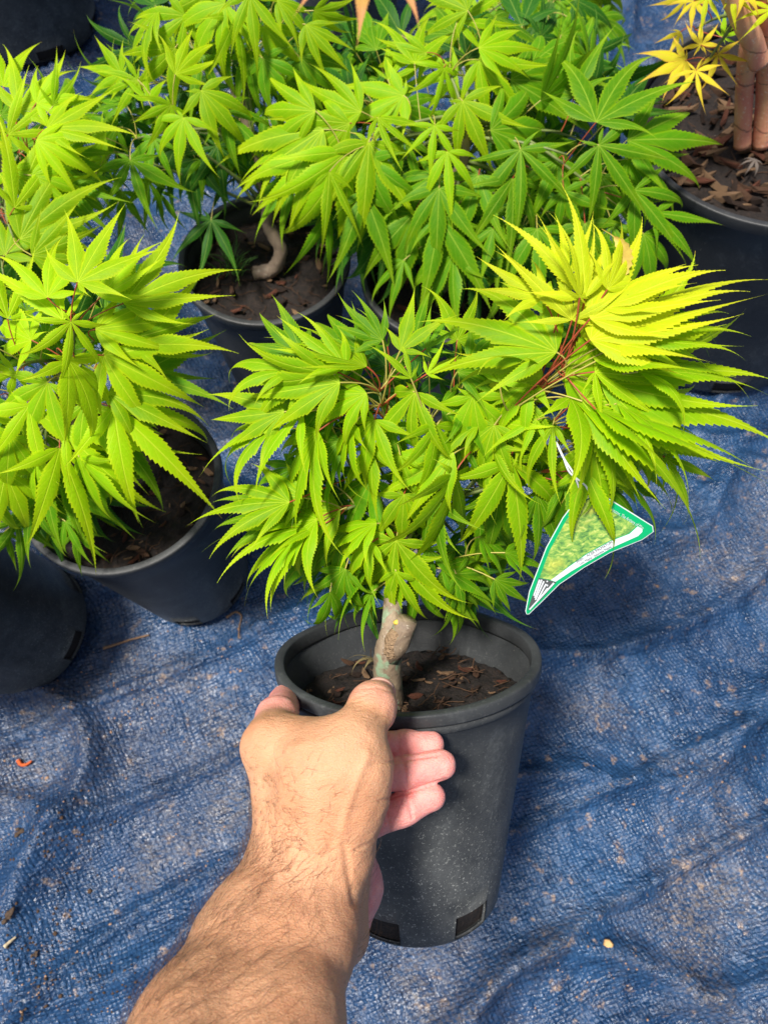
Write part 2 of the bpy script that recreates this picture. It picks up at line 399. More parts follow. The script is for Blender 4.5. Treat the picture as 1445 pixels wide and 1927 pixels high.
    for j in range(N):
        for k in range(n):
            k2 = (k + 1) % n; j2 = (j + 1) % N
            fs.append((j * n + k, j2 * n + k, j2 * n + k2, j * n + k2))
    link('rim', mesh('rim', vs, fs, mat), root)
    # soil plug: fills the pot up to soil_depth below the rim
    zt = H - soil_depth; vs = []; fs = []; A, Rn = 96, 34
    def rs(z): return rw(min(z, H - skirt)) - th - .0006
    for i in range(Rn + 1):
        r = rs(zt) * i / Rn
        for j in range(A):
            a = 2 * math.pi * j / A; x, y = r * math.cos(a), r * math.sin(a)
            h = .0035 * noise.noise(Vector((x * 60 + seed * 7, y * 60, 0))) + .003 * noise.noise(Vector((x * 190, y * 190 + seed, 3))) + .0018 * noise.noise(Vector((x * 520, y * 520, 7)))
            vs.append((x, y, zt + h - .004 * (i / Rn) ** 3))
    for i in range(Rn):
        for j in range(A): fs.append((i * A + j, (i + 1) * A + j, (i + 1) * A + (j + 1) % A, i * A + (j + 1) % A))
    b = len(vs)
    for z in (zt * .5, .0042):
        for j in range(A):
            a = 2 * math.pi * j / A; vs.append((rs(z) * math.cos(a), rs(z) * math.sin(a), z))
    for s, e in ((Rn * A, b), (b, b + A)):
        for j in range(A): fs.append((s + j, e + j, e + (j + 1) % A, s + (j + 1) % A))
    so = link('soil', mesh('soil', vs, fs, M_SOIL), root)
    cs = chipset or CHIPS
    for k in range(chips):
        a = rnd.uniform(0, 6.28); r = rs(zt) * .93 * math.sqrt(rnd.random()); L = rnd.uniform(*chip_len)
        r = min(r, rs(zt) - L * .55)
        E = Matrix.Translation((r * math.cos(a), r * math.sin(a), zt + rnd.uniform(.0, .004))) @ Matrix.Rotation(rnd.uniform(0, 6.28), 4, 'Z') @ \
            Matrix.Rotation(rnd.gauss(0, .35), 4, 'X') @ Matrix.Rotation(rnd.gauss(0, .3), 4, 'Y') @ Matrix.Diagonal((L, L * rnd.uniform(.6, 1), L, 1))
        link('bark_chip', rnd.choice(cs), so, E)
    # fine roots and fibres
    vs = []; fs = []
    for k in range(70):
        a = rnd.uniform(0, 6.28); r = rs(zt) * .85 * math.sqrt(rnd.random()); p = Vector((r * math.cos(a), r * math.sin(a), zt + .003))
        d = Vector((rnd.uniform(-1, 1), rnd.uniform(-1, 1), 0)).normalized(); L = rnd.uniform(.006, .022); pts = [p]
        for s in range(5):
            d = (d + Vector((rnd.uniform(-.6, .6), rnd.uniform(-.6, .6), rnd.uniform(-.25, .3)))).normalized(); p = p + d * L / 5; p.z = max(p.z, zt + .001); pts.append(p.copy())
        tube_geo(pts, [.00035] * 6, 4, vs, fs, False)
    tag(link('root_fibres', mesh('root_fibres', vs, fs, M_ROOT), so), kind='stuff')
    return root, M, H, zt

# main pot, tilted back in the hand
th_ = math.radians(77); z0 = .46
C0c = Vector(((766 - CU) / F * z0, (1225 - CV) / F * z0, z0)); ax = Vector((.045, math.sin(th_), math.cos(th_))).normalized()
rimC = CM @ Vector((C0c.x, -C0c.y, -C0c.z)); axw = camdir(*ax)
baseC = rimC + axw * .17
MM, HM = frame_between(baseC, rimC)
make_pot(MM, .082, HM, .66, M_POT, 'charcoal plastic pot held tilted in the hand, small maple growing from it', .029, 6, math.radians(234), 75, (.004, .013), 5, hole_h=.017)
def floor_pt(u, v):
    p0 = CM.translation; d = P(u, v, 1) - p0; t = -(p0.z - .001) / d.z; return p0 + d * t
# left pot
bL = floor_pt(368, 1080); rL = P(228, 905, .598)
ML, HL = frame_between(bL, rL)
make_pot(ML, .0815, HL, .70, M_POT2, 'black pot under the brightest chartreuse maple, dark soil showing on its right', .026, 6, .35, 70, (.004, .013), 11)
# pot behind
b2 = floor_pt(541, 700); M2, H2 = frame_between(b2, b2 + UP * .19)
make_pot(M2, .084, .19, .72, M_POT2, 'black pot holding the crooked grey-brown trunk, reddish chips on its soil', .022, 6, .2, 60, (.006, .018), 17)
# pot under the central rear tree
b3 = floor_pt(818, 725); M3, H3 = frame_between(b3, b3 + UP * .19)
make_pot(M3, .084, .19, .72, M_POT2, 'black pot almost hidden beneath the broad rear maple crown', .022, 6, .5, 30, (.008, .02), 19)
# large right pot
bR = Vector((.418, .612, 0)); rR = Vector((.378, .616, .285)); MR, HR = frame_between(bR, rR)
RCH = [chip_mesh(_r, M_CHIP[[0, 3, 1, 3, 2][i % 5]], (.09, .3)) for i in range(20)]
make_pot(MR, .147, HR, .76, M_POTR, 'largest black pot, mulched with coarse bark, holding the thick reddish stems', .018, 8, math.radians(255), 295, (.012, .040), 23, hole_h=.022, lip=.012, chipset=RCH)
# bottom-left, top-left and top-centre pots
bq = floor_pt(58, 1180); Mq, _ = frame_between(bq, bq + Vector((-.045, -.02, .185)))
make_pot(Mq, .090, .2, .74, M_POT2, 'scratched black pot cut off by the picture edge, partly under the left pot rim', .025, 6, .5, 20, (.008, .02), 29)
bq = floor_pt(70, 50); Mq, _ = frame_between(bq, bq + UP * .22)
make_pot(Mq, .125, .22, .76, M_POT2, 'large dark pot standing behind the farthest left maple', .025, 6, 5.0, 20, (.008, .02), 31)
bq = floor_pt(655, 38); Mq, _ = frame_between(bq, bq + UP * .2)
make_pot(Mq, .1, .2, .74, M_POT2, 'dark pot at the top between two rear maple crowns', .025, 6, .9, 20, (.008, .02), 37)

# ------------------------------------------------------------------ maple leaves
def leaf_mesh(seed, lobes, droop, fold=.35, hw=.13, teeth=22, tail=1.7):
    rnd = random.Random(seed); lobes = sorted(lobes); vs = []; fs = []; uv1 = []; uv2 = []
    ts = [0, .05, .10, .15]
    t0 = .19
    for k in range(teeth):
        dt = (1 - t0) / teeth; ts += [t0 + k * dt, t0 + (k + .72) * dt]
    ts.append(1.0); tooth = [0, 0, 0, 0] + [v for k in range(teeth) for v in (-1, 1)] + [0]
    nst = len(ts)
    for i, (ang, L) in enumerate(lobes):
        gl = (ang - lobes[i - 1][0]) / 2 if i > 0 else 42; gr = (lobes[i + 1][0] - ang) / 2 if i < len(lobes) - 1 else 42
        lim = (math.tan(math.radians(min(gl, 60))), math.tan(math.radians(min(gr, 60))))
        w_ = hw * L * rnd.uniform(.85, 1.2) * (1.0 if L > .6 else 1.08); dr = droop * rnd.uniform(.35, 1.6); cv = rnd.uniform(-.6, .6); tw = rnd.uniform(-.8, .8)
        fo = fold * rnd.uniform(.7, 1.3); p = Vector((0, 0, 0)); a0 = math.radians(ang); prev = 0; base = len(vs)
        for k, t in enumerate(ts):
            phi = -(dr * (t ** 1.35)) + .12 - .1 * t; psi = a0 + cv * t * t
            T = Vector((math.sin(psi) * math.cos(phi), math.cos(psi) * math.cos(phi), math.sin(phi)))
            p = p + T * (t - prev) * L; prev = t
            Cx = Vector((math.cos(psi), -math.sin(psi), 0)); N = Cx.cross(T); wt = tw * t * t
            C = Cx * math.cos(wt) + N * math.sin(wt); N2 = N * math.cos(wt) - Cx * math.sin(wt)
            tm = .36
            if t < tm: h = w_ * math.sin(math.pi / 2 * (t / tm)) ** .85 if t > 0 else 0
            else: h = w_ * (1 - (t - tm) / (1 - tm)) ** tail * (1 + .25 * (t - tm))
            row = []
            for side, m_ in ((-1, -1), (-1, -.5), (0, 0), (1, .5), (1, 1)):
                if side == 0: s = 0; hn = 0
                else:
                    l_ = lim[0] if side < 0 else lim[1]; r = t * L; cap = r * l_
                    hh = h + (tooth[k] * (.0064 * L * (.22 + .78 * min(1, 1.4 * h / w_))) if h < cap * .97 else 0)
                    hh = max(min(hh, cap), .0012 if 0 < t < 1 else 0)
                    if t >= 1: hh = 0
                    s = m_ * hh
                fz = fo * abs(s) * min(1, t * 3) - .45 * (s * s) / max(w_, .02)
                fw = (.008 * L if tooth[k] > 0 and abs(m_) == 1 and h < 9 else 0)
                vs.append(p + C * s + N2 * fz + T * fw)
                uv1.append((.5 + s * 4 / max(L, .35) * .8, t)); uv2.append((abs(m_) if side else 0, t))
        for k in range(nst - 1):
            for c in range(4):
                a = base + k * 5 + c; fs.append((a, a + 1, a + 6, a + 5))
    me = mesh('maple_leaf', vs, fs, LM['c'])
    for nm, dat in (('lobe', uv1), ('edge', uv2)):
        l = me.uv_layers.new(name=nm); idx = np.zeros(len(me.loops), np.int32); me.loops.foreach_get('vertex_index', idx)
        l.data.foreach_set('uv', np.array(dat, np.float32)[idx].ravel())
    return me
def lobeset(kind, rnd):
    j = lambda a: a + rnd.uniform(-4, 4); k = lambda l: l * rnd.uniform(.9, 1.1)
    if kind == 'wide': return [(j(0), 1), (j(43), k(.92)), (j(-43), k(.92)), (j(86), k(.60)), (j(-86), k(.60)), (j(130), k(.26)), (j(-130), k(.26))]
    if kind == 'fan': return [(j(0), 1), (j(38), k(.9)), (j(-38), k(.9)), (j(80), k(.56)), (j(-80), k(.56))] + ([(j(120), k(.22))] if rnd.random() < .4 else [])
    if kind == 'narrow': return [(j(0), 1), (j(27), k(.9)), (j(-27), k(.9)), (j(58), k(.6)), (j(-58), k(.6))]
    if kind == 'two': return [(j(-20), 1), (j(20), k(.95)), (j(62), k(.45)), (j(-62), k(.5))]
    if kind == 'star': return [(j(0), 1), (j(45), k(.95)), (j(-45), k(.95)), (j(92), k(.85)), (j(-92), k(.85)), (j(140), k(.4)), (j(-140), k(.4))]
LEAF = {}; _lr = random.Random(11); _s = 100
for kind in ('wide', 'fan', 'narrow', 'two', 'star'):
    for dn, dv in (('f', .35), ('m', .95), ('h', 1.6)):
        LEAF[kind + dn] = []
        for q in range(3 if kind != 'star' else 2):
            LEAF[kind + dn].append(leaf_mesh(_s, lobeset(kind, _lr), dv * _lr.uniform(.85, 1.2), _lr.uniform(.08, .32), _lr.uniform(.062, .098))); _s += 1

class Tree:
    def __init__(s, name, label, base, trunk, mat, rad, seed, group=None, tname='trunk', wob=.06):
        s.root = empty(name, base); tag(s.root, label, 'maple tree', group or ('potted maples' if name == 'maple_tree' else None)); s.base = Vector(base); s.leaves = []; s.rnd = random.Random(seed); s.up = UP; s.upw = .6; s.sag = .012; s.deep = .012
        s.inv = Matrix.Translation(-s.base); s.trunk = []
        s.crown = Vector(trunk[-1])
        pts = catmull(trunk, 8); n = len(pts); s.trunk = pts
        rr = list(np.interp(np.linspace(0, len(rad) - 1, n), range(len(rad)), rad))
        vs, fs = tube_geo([p - s.base for p in pts], rr, 14, wob=wob, rnd=s.rnd)
        link('trunk', mesh('trunk', vs, fs, mat), s.root)
        s.r1 = rad[-1]
    def put(s, p, d, nrm, L, kind, mat, slen=.035, red=None):
        rnd = s.rnd; d = d.normalized(); nrm = (nrm - d * nrm.dot(d)).normalized(); x = d.cross(nrm).normalized()
        M = Matrix((x, d, nrm)).transposed().to_4x4(); M.translation = p
        me = rnd.choice(LEAF[kind]); o = bpy.data.objects.new('leaf', me); COL.objects.link(o); o.parent = s.root
        fx = -1 if rnd.random() < .5 else 1
        ML_ = s.inv @ M @ Matrix.Diagonal((L * rnd.uniform(.85, 1.0), L, L, 1)); o.matrix_local = ML_
        o.material_slots[0].link = 'OBJECT'; o.material_slots[0].material = LM[mat]
        s.leaves.append((o, p.copy(), d.copy(), L, slen, red, ML_)); return o
    def px(s, u, v, z, ang, ln, kind='fanm', mat='c', dz=.35, up=None, red=None, jit=.42):
        rnd = s.rnd; k0 = 0 if jit == 0 else 1; a = math.radians(ang + k0 * rnd.gauss(0, 7)); ln = ln * (rnd.uniform(.85, 1.12) if k0 else .80); d = Vector((math.cos(a), math.sin(a), dz)).normalized()
        dw = camdir(*d); p = P(u, v, z); view = (CM.translation - p).normalized()
        n = view + s.up * (s.rnd.choice((.4, 1, 1, 1.5)) * s.upw if up is None else up) + Vector((rnd.gauss(0, jit), rnd.gauss(0, jit), rnd.gauss(0, jit)))
        L = ln * z / F * 1.3 / math.sqrt(max(.3, 1 - (d.z) ** 2))
        s.put(p, dw, n, L, kind, mat, red=red)
    def fill(s, c, r, n, size, mats, kinds=('fanm', 'fanh', 'widem', 'narrowm', 'wideh'), lo=.5, hi=.92, zmin=-.6, down=.5):
        rnd = s.rnd
        for _ in range(n):
            while True:
                o = Vector((rnd.gauss(0, 1), rnd.gauss(0, 1), rnd.gauss(0, 1))).normalized()
                if o.z > zmin: break
            k = rnd.uniform(lo, hi); p = c + Vector((o.x * r[0], o.y * r[1], o.z * r[2])) * k
            h = Vector((o.x, o.y, 0)); h = h.normalized() if h.length > .01 else Vector((1, 0, 0))
            d = h + UP * (-down + .5 * o.z) + Vector((rnd.gauss(0, .35), rnd.gauss(0, .35), rnd.gauss(0, .25)))
            nn = UP * .8 + o * .6 + Vector((rnd.gauss(0, .25), rnd.gauss(0, .25), 0))
            s.put(p, d, nn, rnd.uniform(*size), rnd.choice(kinds), rnd.choice(mats))
    def finish(s, nbr=12, twig=.0018):
        rnd = s.rnd; B = [l[1] - l[2] * .02 for l in s.leaves]
        if not B: return
        c = sum(B, Vector()) / len(B)
        picks = [B[0]]
        while len(picks) < min(nbr, len(B)):
            picks.append(max(B, key=lambda b: min((b - q).length for q in picks)))
        nodes = []; nt_ = len(s.trunk)
        for q in picks:
            st = s.trunk[rnd.randint(int(nt_ * .55), nt_ - 1)]
            end = q.lerp(c, .12) - UP * s.deep; mid = st.lerp(end, .5) + UP * s.sag + Vector((rnd.gauss(0, .006), rnd.gauss(0, .006), 0))
            pts = bez(st, mid, end, 9); nodes += pts[2:]
            vs, fs = tube_geo([p - s.base for p in pts], [max(.0007, s.r1 * .42 * (1 - i / 8) + twig * .45 * i / 8) for i in range(9)], 7, wob=.08, rnd=rnd)
            link('branch', mesh('branch', vs, fs, M_TWIG), s.root)
        NA = np.array([tuple(n) for n in nodes])
        for (o, p, d, L, sl, red, M) in s.leaves:
            tgt = p - d * .012 - UP * .012
            dist = np.linalg.norm(NA - np.array(tgt), axis=1); n = Vector(NA[int(rnd.choice(list(np.argsort(dist)[:3])))])
            mid = p.lerp(n, .45) + Vector((0, 0, .004)) - d * .006
            loc = M.inverted() @ s.inv
            pts = [loc @ q for q in bez(p, mid, n, 6)]; sc_ = 1 / max(L, .005)
            vs, fs = tube_geo(pts, [.0005 * sc_, .00042 * sc_, .00042 * sc_, .00045 * sc_, .0005 * sc_, .0006 * sc_], 5, caps=False)
            link('stalk', mesh('stalk', vs, fs, M_STALK if (red or (red is None and rnd.random() < .3)) else M_STALKG), o)

# ---- main tree (in the hand)
def mz(u, v):
    z = .43 - (1180 - v) / 600 * .075
    if u > 980: z -= .02 * min(1, (u - 980) / 150)
    return z
M_GRAFT = bark_mat('grafted_maple_bark', ((.17, .12, .08), (.32, .24, .16), (.50, .44, .34)), 110, (.24, .32, .20))
sp_ = MM @ Vector((-.0125, -.012, HM - .031))
t_pts = [sp_, P(729, 1240, .432), P(737, 1185, .428), P(741, 1110, .434), P(762, 985, .440), P(790, 900, .432), P(800, 830, .420)]
T = Tree('maple_tree', 'small grafted maple in the hand-held pot, its upper right shoot yellow', sp_, t_pts, M_GRAFT, (.0092, .0082, .0064, .0050, .0042, .0034, .0028), 5); T.up = -axw; T.upw = .85; T.sag = -.014; T.deep = .02
# graft union: cut stub, callus, yellow sap mark
vs, fs = tube_geo([P(736, 1240, .428) - T.base, P(750, 1208, .423) - T.base, P(761, 1180, .419) - T.base, P(766, 1166, .417) - T.base], [.0052, .0066, .0062, .0056], 14, wob=.07, rnd=T.rnd)
link('cut_stub', mesh('cut_stub', vs, fs, M_GRAFT), T.root)
vs, fs = tube_geo([P(733, 1240, .427) - T.base, P(736, 1228, .4235) - T.base, P(741, 1205, .421) - T.base, P(748, 1190, .419) - T.base, P(750, 1184, .420) - T.base], [.003, .0044, .0050, .0042, .003], 12, wob=.14, rnd=T.rnd)
link('graft_callus', mesh('graft_callus', vs, fs, plain('rough_callus', (.33, .22, .13), .8, .2, .5, 600, .003)), T.root)
vs, fs = tube_geo([P(742, 1172, .4165) - T.base, P(747, 1171, .4155) - T.base, P(752, 1170, .4165) - T.base], [.0012, .0016, .0012], 8)
link('bark_nick', mesh('bark_nick', vs, fs, plain('fresh_yellow_wood', (.75, .52, .08), .6)), T.root)
D = [ # u, v, angle, length, kind, mat, dz
 (1062,709,-6,318,'narrowm','c',.1),(1072,748,24,330,'fanm','c',.15),(1105,643,-24,275,'narrowf','y',.0),(1076,602,-112,178,'fanf','y',-.1),
 (1068,523,-88,128,'twof','y',.1),(1142,545,-72,150,'narrowm','y',0),(1047,663,205,215,'narrowm','c',.1),(938,795,-72,150,'fanf','b',-.1),
 (969,820,12,120,'fanm','c',.2),(961,867,72,200,'fanm','c',.35),(854,893,100,190,'fanm','c',.35),(854,853,152,175,'narrowm','c',.2),
 (781,738,118,172,'fanh','c',.25),(803,704,-42,75,'twof','b',0),(773,712,-112,95,'twof','c',0),(599,811,118,185,'narrowm','c',.3),
 (569,777,168,185,'fanm','c',.2),(745,1017,98,160,'widem','c',.4),(700,840,112,140,'twom','c',.3),(753,857,95,110,'twom','c',.3),
 (597,977,152,195,'narrowm','c',.2),(573,937,182,150,'narrowm','c',.1),(709,985,148,140,'narrowm','c',.3),(785,1106,108,105,'widem','g',.4),
 (862,1098,62,110,'fanm','g',.3),(805,1033,60,110,'fanm','g',.35),(621,1114,84,105,'twoh','g',.3),(589,708,190,170,'narrowm','c',.15),
 (661,752,198,150,'narrowm','g',.15),(729,652,-128,95,'twof','g',.0),(753,660,-64,112,'twof','c',.05),(801,656,-52,105,'fanf','g',.1),
 (932,840,68,75,'twom','c',.2),(1056,911,48,190,'narrowh','g',.35),(1113,832,78,185,'narrowm','c',.3),(1192,803,24,160,'narrowm','c',.3),
 (1179,906,44,125,'twom','g',.3),(1138,647,-10,245,'narrowm','c',.1),(858,1080,38,110,'fanm','g',.3),(903,1010,20,110,'narrowm','g',.4),
 (1100,760,46,240,'narrowm','c',.25),(1118,700,8,200,'fanf','b',.2),(700,900,120,150,'fanm','g',.3),(650,1000,140,150,'narrowm','g',.3),
 (700,1060,135,130,'fanm','g',.4),(640,860,140,150,'fanm','g',.3),(900,760,60,120,'fanm','g',.3),(860,700,-10,140,'narrowm','g',.2),
 (830,760,20,130,'narrowm','g',.3),(690,690,200,160,'narrowf','c',.1),(650,690,215,150,'narrowf','c',.1),(720,640,225,110,'narrowf','g',.1),
 (880,680,-30,110,'narrowf','g',.15),(640,740,170,170,'narrowm','g',.2),(600,1040,165,150,'narrowm','g',.3),(650,1070,110,120,'narrowm','g',.4),
 (1130,580,-40,180,'narrowf','y',.05),(1020,560,-130,120,'narrowf','y',.1),(1090,560,-90,150,'fanf','y',-.1),(990,650,150,120,'twom','y',.2),
 (1010,930,70,130,'narrowm','g',.3),(1000,780,80,120,'fanm','g',.3),(940,920,60,150,'fanm','g',.4),(820,940,110,150,'fanm','g',.35),
 (745,1075,88,110,'twoh','c',.4),(850,1130,55,75,'twom','g',.3),(700,1115,120,80,'twom','g',.4),(830,1070,20,120,'narrowm','g',.4),
 (560,880,165,150,'narrowm','g',.3),(1160,760,18,220,'narrowm','c',.2),(1040,800,95,110,'twom','c',.3)]
D += [(1095,755,5,300,'narrowf','c',.0),(1130,720,0,270,'narrowf','c',.0),(1120,770,16,280,'narrowf','c',.05),(1150,800,24,200,'narrowm','c',.1),(1110,640,-22,285,'narrowf','y',0),(665,800,125,135,'fanm','c',.25),(705,790,100,130,'fanm','c',.25),(735,800,80,120,'fanm','g',.25),(640,830,150,130,'narrowm','g',.2),(690,740,165,150,'narrowm','c',.15),(1110,600,-35,230,'narrowf','y',0),(1100,560,-100,170,'twof','y',-.05),(1120,680,-20,260,'narrowm','c',.05),(1098,880,84,150,'twom','c',.02),(1062,905,66,165,'twom','g',.02),(1125,905,62,140,'twom','g',.02),(925,835,100,130,'widem','c',.2),(985,745,105,135,'fanm','c',.15),(1010,790,150,120,'fanm','c',.15),(900,800,170,120,'narrowm','c',.2),(1020,710,200,150,'narrowm','c',.1),(940,720,-60,120,'fanf','c',.1),(870,770,30,120,'fanm','g',.2),(535,775,170,150,'narrowm','c',.1),(530,800,158,165,'narrowm','c',.15),(545,945,178,170,'narrowm','c',.05),(560,965,168,175,'narrowm','g',.1),(560,1010,150,150,'narrowm','c',.2),(545,700,190,140,'narrowm','c',.05),(570,670,205,120,'narrowm','g',.05),(950,1040,15,90,'narrowm','g',.3),(930,1090,40,80,'narrowm','g',.3),(750,1045,100,140,'widem','c',.35),(700,1020,125,120,'fanm','c',.3),(640,960,170,200,'narrowm','c',.2),(640,720,192,215,'narrowm','c',.1),(620,700,178,190,'narrowm','c',.1),(600,990,186,180,'narrowm','c',.15),(590,1000,168,170,'narrowm','g',.2),(1200,700,-8,200,'narrowm','c',.1),(1190,640,-20,190,'narrowf','c',.05),(820,1090,28,120,'narrowm','g',.3),(1250,860,40,120,'twom','c',.3),(820,800,95,135,'fanm','c',.3),(890,745,80,130,'fanm','c',.25),(930,800,100,130,'fanm','c',.3),(800,880,115,130,'widem','g',.3),(760,930,100,120,'fanm','c',.3),(1000,720,120,130,'fanm','c',.2),(870,830,95,120,'widem','g',.3)]
D2 = [ # second, deeper layer, mixed with darker greens that stand in for crown shade
 (1180,850,35,150),(1120,900,60,150),(1080,870,90,130),(1160,700,0,180),(1100,620,-30,180),(980,700,200,150),(620,780,185,160),(600,900,170,150),(640,930,150,150),
 (680,960,130,140),(720,1040,120,120),(780,1060,80,120),(840,1030,50,130),(880,1050,30,120),(900,950,60,150),(760,960,100,150),(820,860,80,150),(700,780,150,150),
 (760,800,120,150),(900,820,90,140),(860,640,-60,110),(780,640,-100,110),(680,660,210,140),(620,690,200,140),(1040,600,-120,130),(1140,620,-20,200),(650,1080,150,110),(950,880,90,140),(880,1110,50,90),(690,1100,140,100)]
for (u, v, a, l, k, mt, dz) in D:
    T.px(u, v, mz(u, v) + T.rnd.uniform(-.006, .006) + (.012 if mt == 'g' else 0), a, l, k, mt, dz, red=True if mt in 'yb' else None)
for (u, v, a, l) in D2:
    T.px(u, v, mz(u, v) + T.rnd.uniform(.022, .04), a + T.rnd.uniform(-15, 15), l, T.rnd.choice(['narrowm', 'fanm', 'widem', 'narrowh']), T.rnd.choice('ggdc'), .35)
for i in range(45):  # inner fill, mostly dark leaf colour to paint in the shaded gaps
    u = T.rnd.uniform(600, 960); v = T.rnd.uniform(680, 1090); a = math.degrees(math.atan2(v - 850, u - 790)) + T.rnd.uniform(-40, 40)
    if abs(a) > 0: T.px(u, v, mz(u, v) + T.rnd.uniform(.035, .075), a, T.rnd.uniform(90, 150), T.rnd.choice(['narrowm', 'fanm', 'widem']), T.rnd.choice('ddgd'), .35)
for i in range(14):  # fill behind the yellow shoot, shade partly put into the leaf colour
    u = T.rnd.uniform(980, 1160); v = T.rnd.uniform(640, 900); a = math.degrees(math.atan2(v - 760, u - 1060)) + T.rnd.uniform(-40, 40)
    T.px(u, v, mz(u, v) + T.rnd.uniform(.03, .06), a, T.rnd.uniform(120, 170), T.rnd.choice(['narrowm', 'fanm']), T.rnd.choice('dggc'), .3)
T.finish(34)
vs = []; fs = []; pc = [P(1142, 545, .345), P(1160, 520, .342), P(1172, 490, .340), P(1170, 465, .338), P(1155, 445, .338), P(1132, 430, .339)]; cpt = catmull(pc, 5)
for i, p in enumerate(cpt):
    t = i / (len(cpt) - 1); wd = .0042 * math.sin(math.pi * min(1, t * 1.1 + .12)) ** .8 * (1 if i % 2 else .75) + .0003
    tg = (cpt[min(i + 1, len(cpt) - 1)] - cpt[max(i - 1, 0)]).normalized(); sd = tg.cross((CM.translation - p).normalized() + UP * (1.2 - 2 * t)).normalized(); nn_ = sd.cross(tg)
    vs += [p - sd * wd + nn_ * wd * .6 - T.base, p - T.base, p + sd * wd + nn_ * wd * .6 - T.base]
    if i: b = 3 * i; fs += [(b - 3, b - 2, b + 1, b), (b - 2, b - 1, b + 2, b + 1)]
lo = link('curled_leaf', mesh('curled_leaf', vs, fs, plain('scorched_leaf', (.50, .36, .07), .6, .3, .75, 160, .0004)), T.root); lo['label'] = 'curled leaf lobe scorched brown along its edge'
TMAIN = T

M_BARK = bark_mat('grey_brown_bark', ((.17, .12, .085), (.30, .22, .16), (.42, .36, .28)), 60)
# ---- left tree
sL = ML @ Vector((-.008, -.002, HL - .028))
T = Tree('maple_tree', 'brightest chartreuse maple at left, overhanging the pot with dark soil on its right', sL, [sL, P(195, 920, .60), P(170, 850, .555), P(130, 760, .53), P(115, 680, .50)], M_BARK, (.0085, .0035), 21)
def lz(u, v): return .47 + (v - 700) / 400 * .055 - (.02 if u < 150 and v < 700 else 0)
D = [(134,605,100,140,'widem','b'),(120,603,-122,170,'twof','b'),(147,531,-62,165,'fanf','b'),(233,571,-24,175,'narrowf','b'),(129,678,62,185,'fanm','b'),
 (55,763,78,150,'widem','b'),(196,669,18,195,'fanm','b'),(254,705,-14,150,'twof','g'),(214,767,33,225,'fanm','b'),(124,811,30,180,'twom','b'),
 (113,843,76,225,'fanm','b'),(11,890,75,140,'fanm','b'),(29,898,62,120,'twom','g'),(84,894,80,150,'fanm','g'),(145,938,22,90,'fanm','g'),(124,981,58,95,'fanm','g'),
 (33,981,80,115,'widem','g'),(170,870,45,140,'fanm','g'),(15,600,-80,150,'twof','b'),(30,700,160,120,'fanm','b'),(60,640,200,130,'fanm','b'),(190,560,-50,150,'narrowf','b'),
 (180,620,-5,180,'narrowm','b'),(205,740,5,180,'narrowm','c'),(160,760,60,150,'fanm','c'),(90,720,110,140,'fanm','c'),(70,860,100,150,'fanm','c'),(150,860,62,160,'twom','c'),
 (100,940,85,120,'fanm','g'),(60,950,95,110,'fanm','g'),(20,820,100,140,'fanm','c'),(120,900,45,130,'fanm','g'),(90,560,-100,110,'fanf','b'),(10,1000,95,80,'twom','g'),
 (240,640,4,150,'twom','c'),(250,650,-30,150,'twof','b'),(200,800,48,170,'narrowm','g'),(140,1000,70,70,'twom','g'),(-30,780,120,150,'fanm','b'),(-20,930,95,120,'fanm','c'),(-40,640,200,120,'fanm','c')]
for (u, v, a, l, k, mt) in D:
    T.px(u, v, lz(u, v) + T.rnd.uniform(-.006, .006) + (.02 if mt == 'g' else 0), a, l, k, mt, .25, red=mt == 'b')
for i in range(48):  # inner fill in darker greens, shade of the crown put into the colour
    u = T.rnd.uniform(-80, 250); v = T.rnd.uniform(540, 960); a = math.degrees(math.atan2(v - 730, u - 100)) + T.rnd.uniform(-40, 40)
    if u > 150 and v > 760: continue
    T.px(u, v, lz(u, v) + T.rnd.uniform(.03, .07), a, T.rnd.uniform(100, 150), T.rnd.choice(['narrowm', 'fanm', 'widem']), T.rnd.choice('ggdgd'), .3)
T.finish(26)

# ---- far left tree
sA = floor_pt(95, 560) + UP * .16
T = Tree('maple_tree', 'maple at the left edge behind the brightest one, leaf clusters fanning right', sA, [sA, P(20, 420, .62), P(10, 300, .58)], M_BARK, (.007, .003), 31)
D = [(35,208,-62,122,'fanf','b'),(16,253,-32,105,'fanf','b'),(69,194,-28,112,'fanf','b'),(90,242,-8,125,'narrowf','b'),(69,263,14,132,'narrowm','b'),(52,298,42,112,'fanm','b'),
 (28,391,-72,135,'twof','b'),(38,370,-38,140,'narrowf','b'),(38,450,-30,165,'narrowf','c'),(7,163,-85,95,'twof','b'),(60,330,10,130,'narrowm','c'),(50,420,20,130,'narrowm','c'),
 (20,320,60,120,'fanm','c'),(100,200,-50,90,'fanf','c'),(10,480,-60,120,'fanf','c'),(60,480,-5,120,'narrowm','c'),(110,290,0,110,'narrowm','g'),(100,340,15,110,'fanm','g'),
 (-20,260,200,100,'fanm','b'),(-20,400,190,100,'fanm','b'),(130,350,30,100,'twom','g'),(90,400,30,110,'fanm','g')]
for (u, v, a, l, k, mt) in D: T.px(u, v, .56 + T.rnd.uniform(-.01, .01) + (.02 if mt == 'g' else 0), a, l, k, mt, .15, red=mt == 'b')
for i in range(38):  # inner fill, leaf colour darkened to stand in for crown shade
    u = T.rnd.uniform(-60, 130); v = T.rnd.uniform(200, 520); a = math.degrees(math.atan2(v - 380, u - 20)) + T.rnd.uniform(-40, 40)
    T.px(u, v, .60 + T.rnd.uniform(0, .06), a, T.rnd.uniform(80, 130), T.rnd.choice(['narrowm', 'fanm', 'widem']), T.rnd.choice('gdgd'), .3)
T.finish(20)

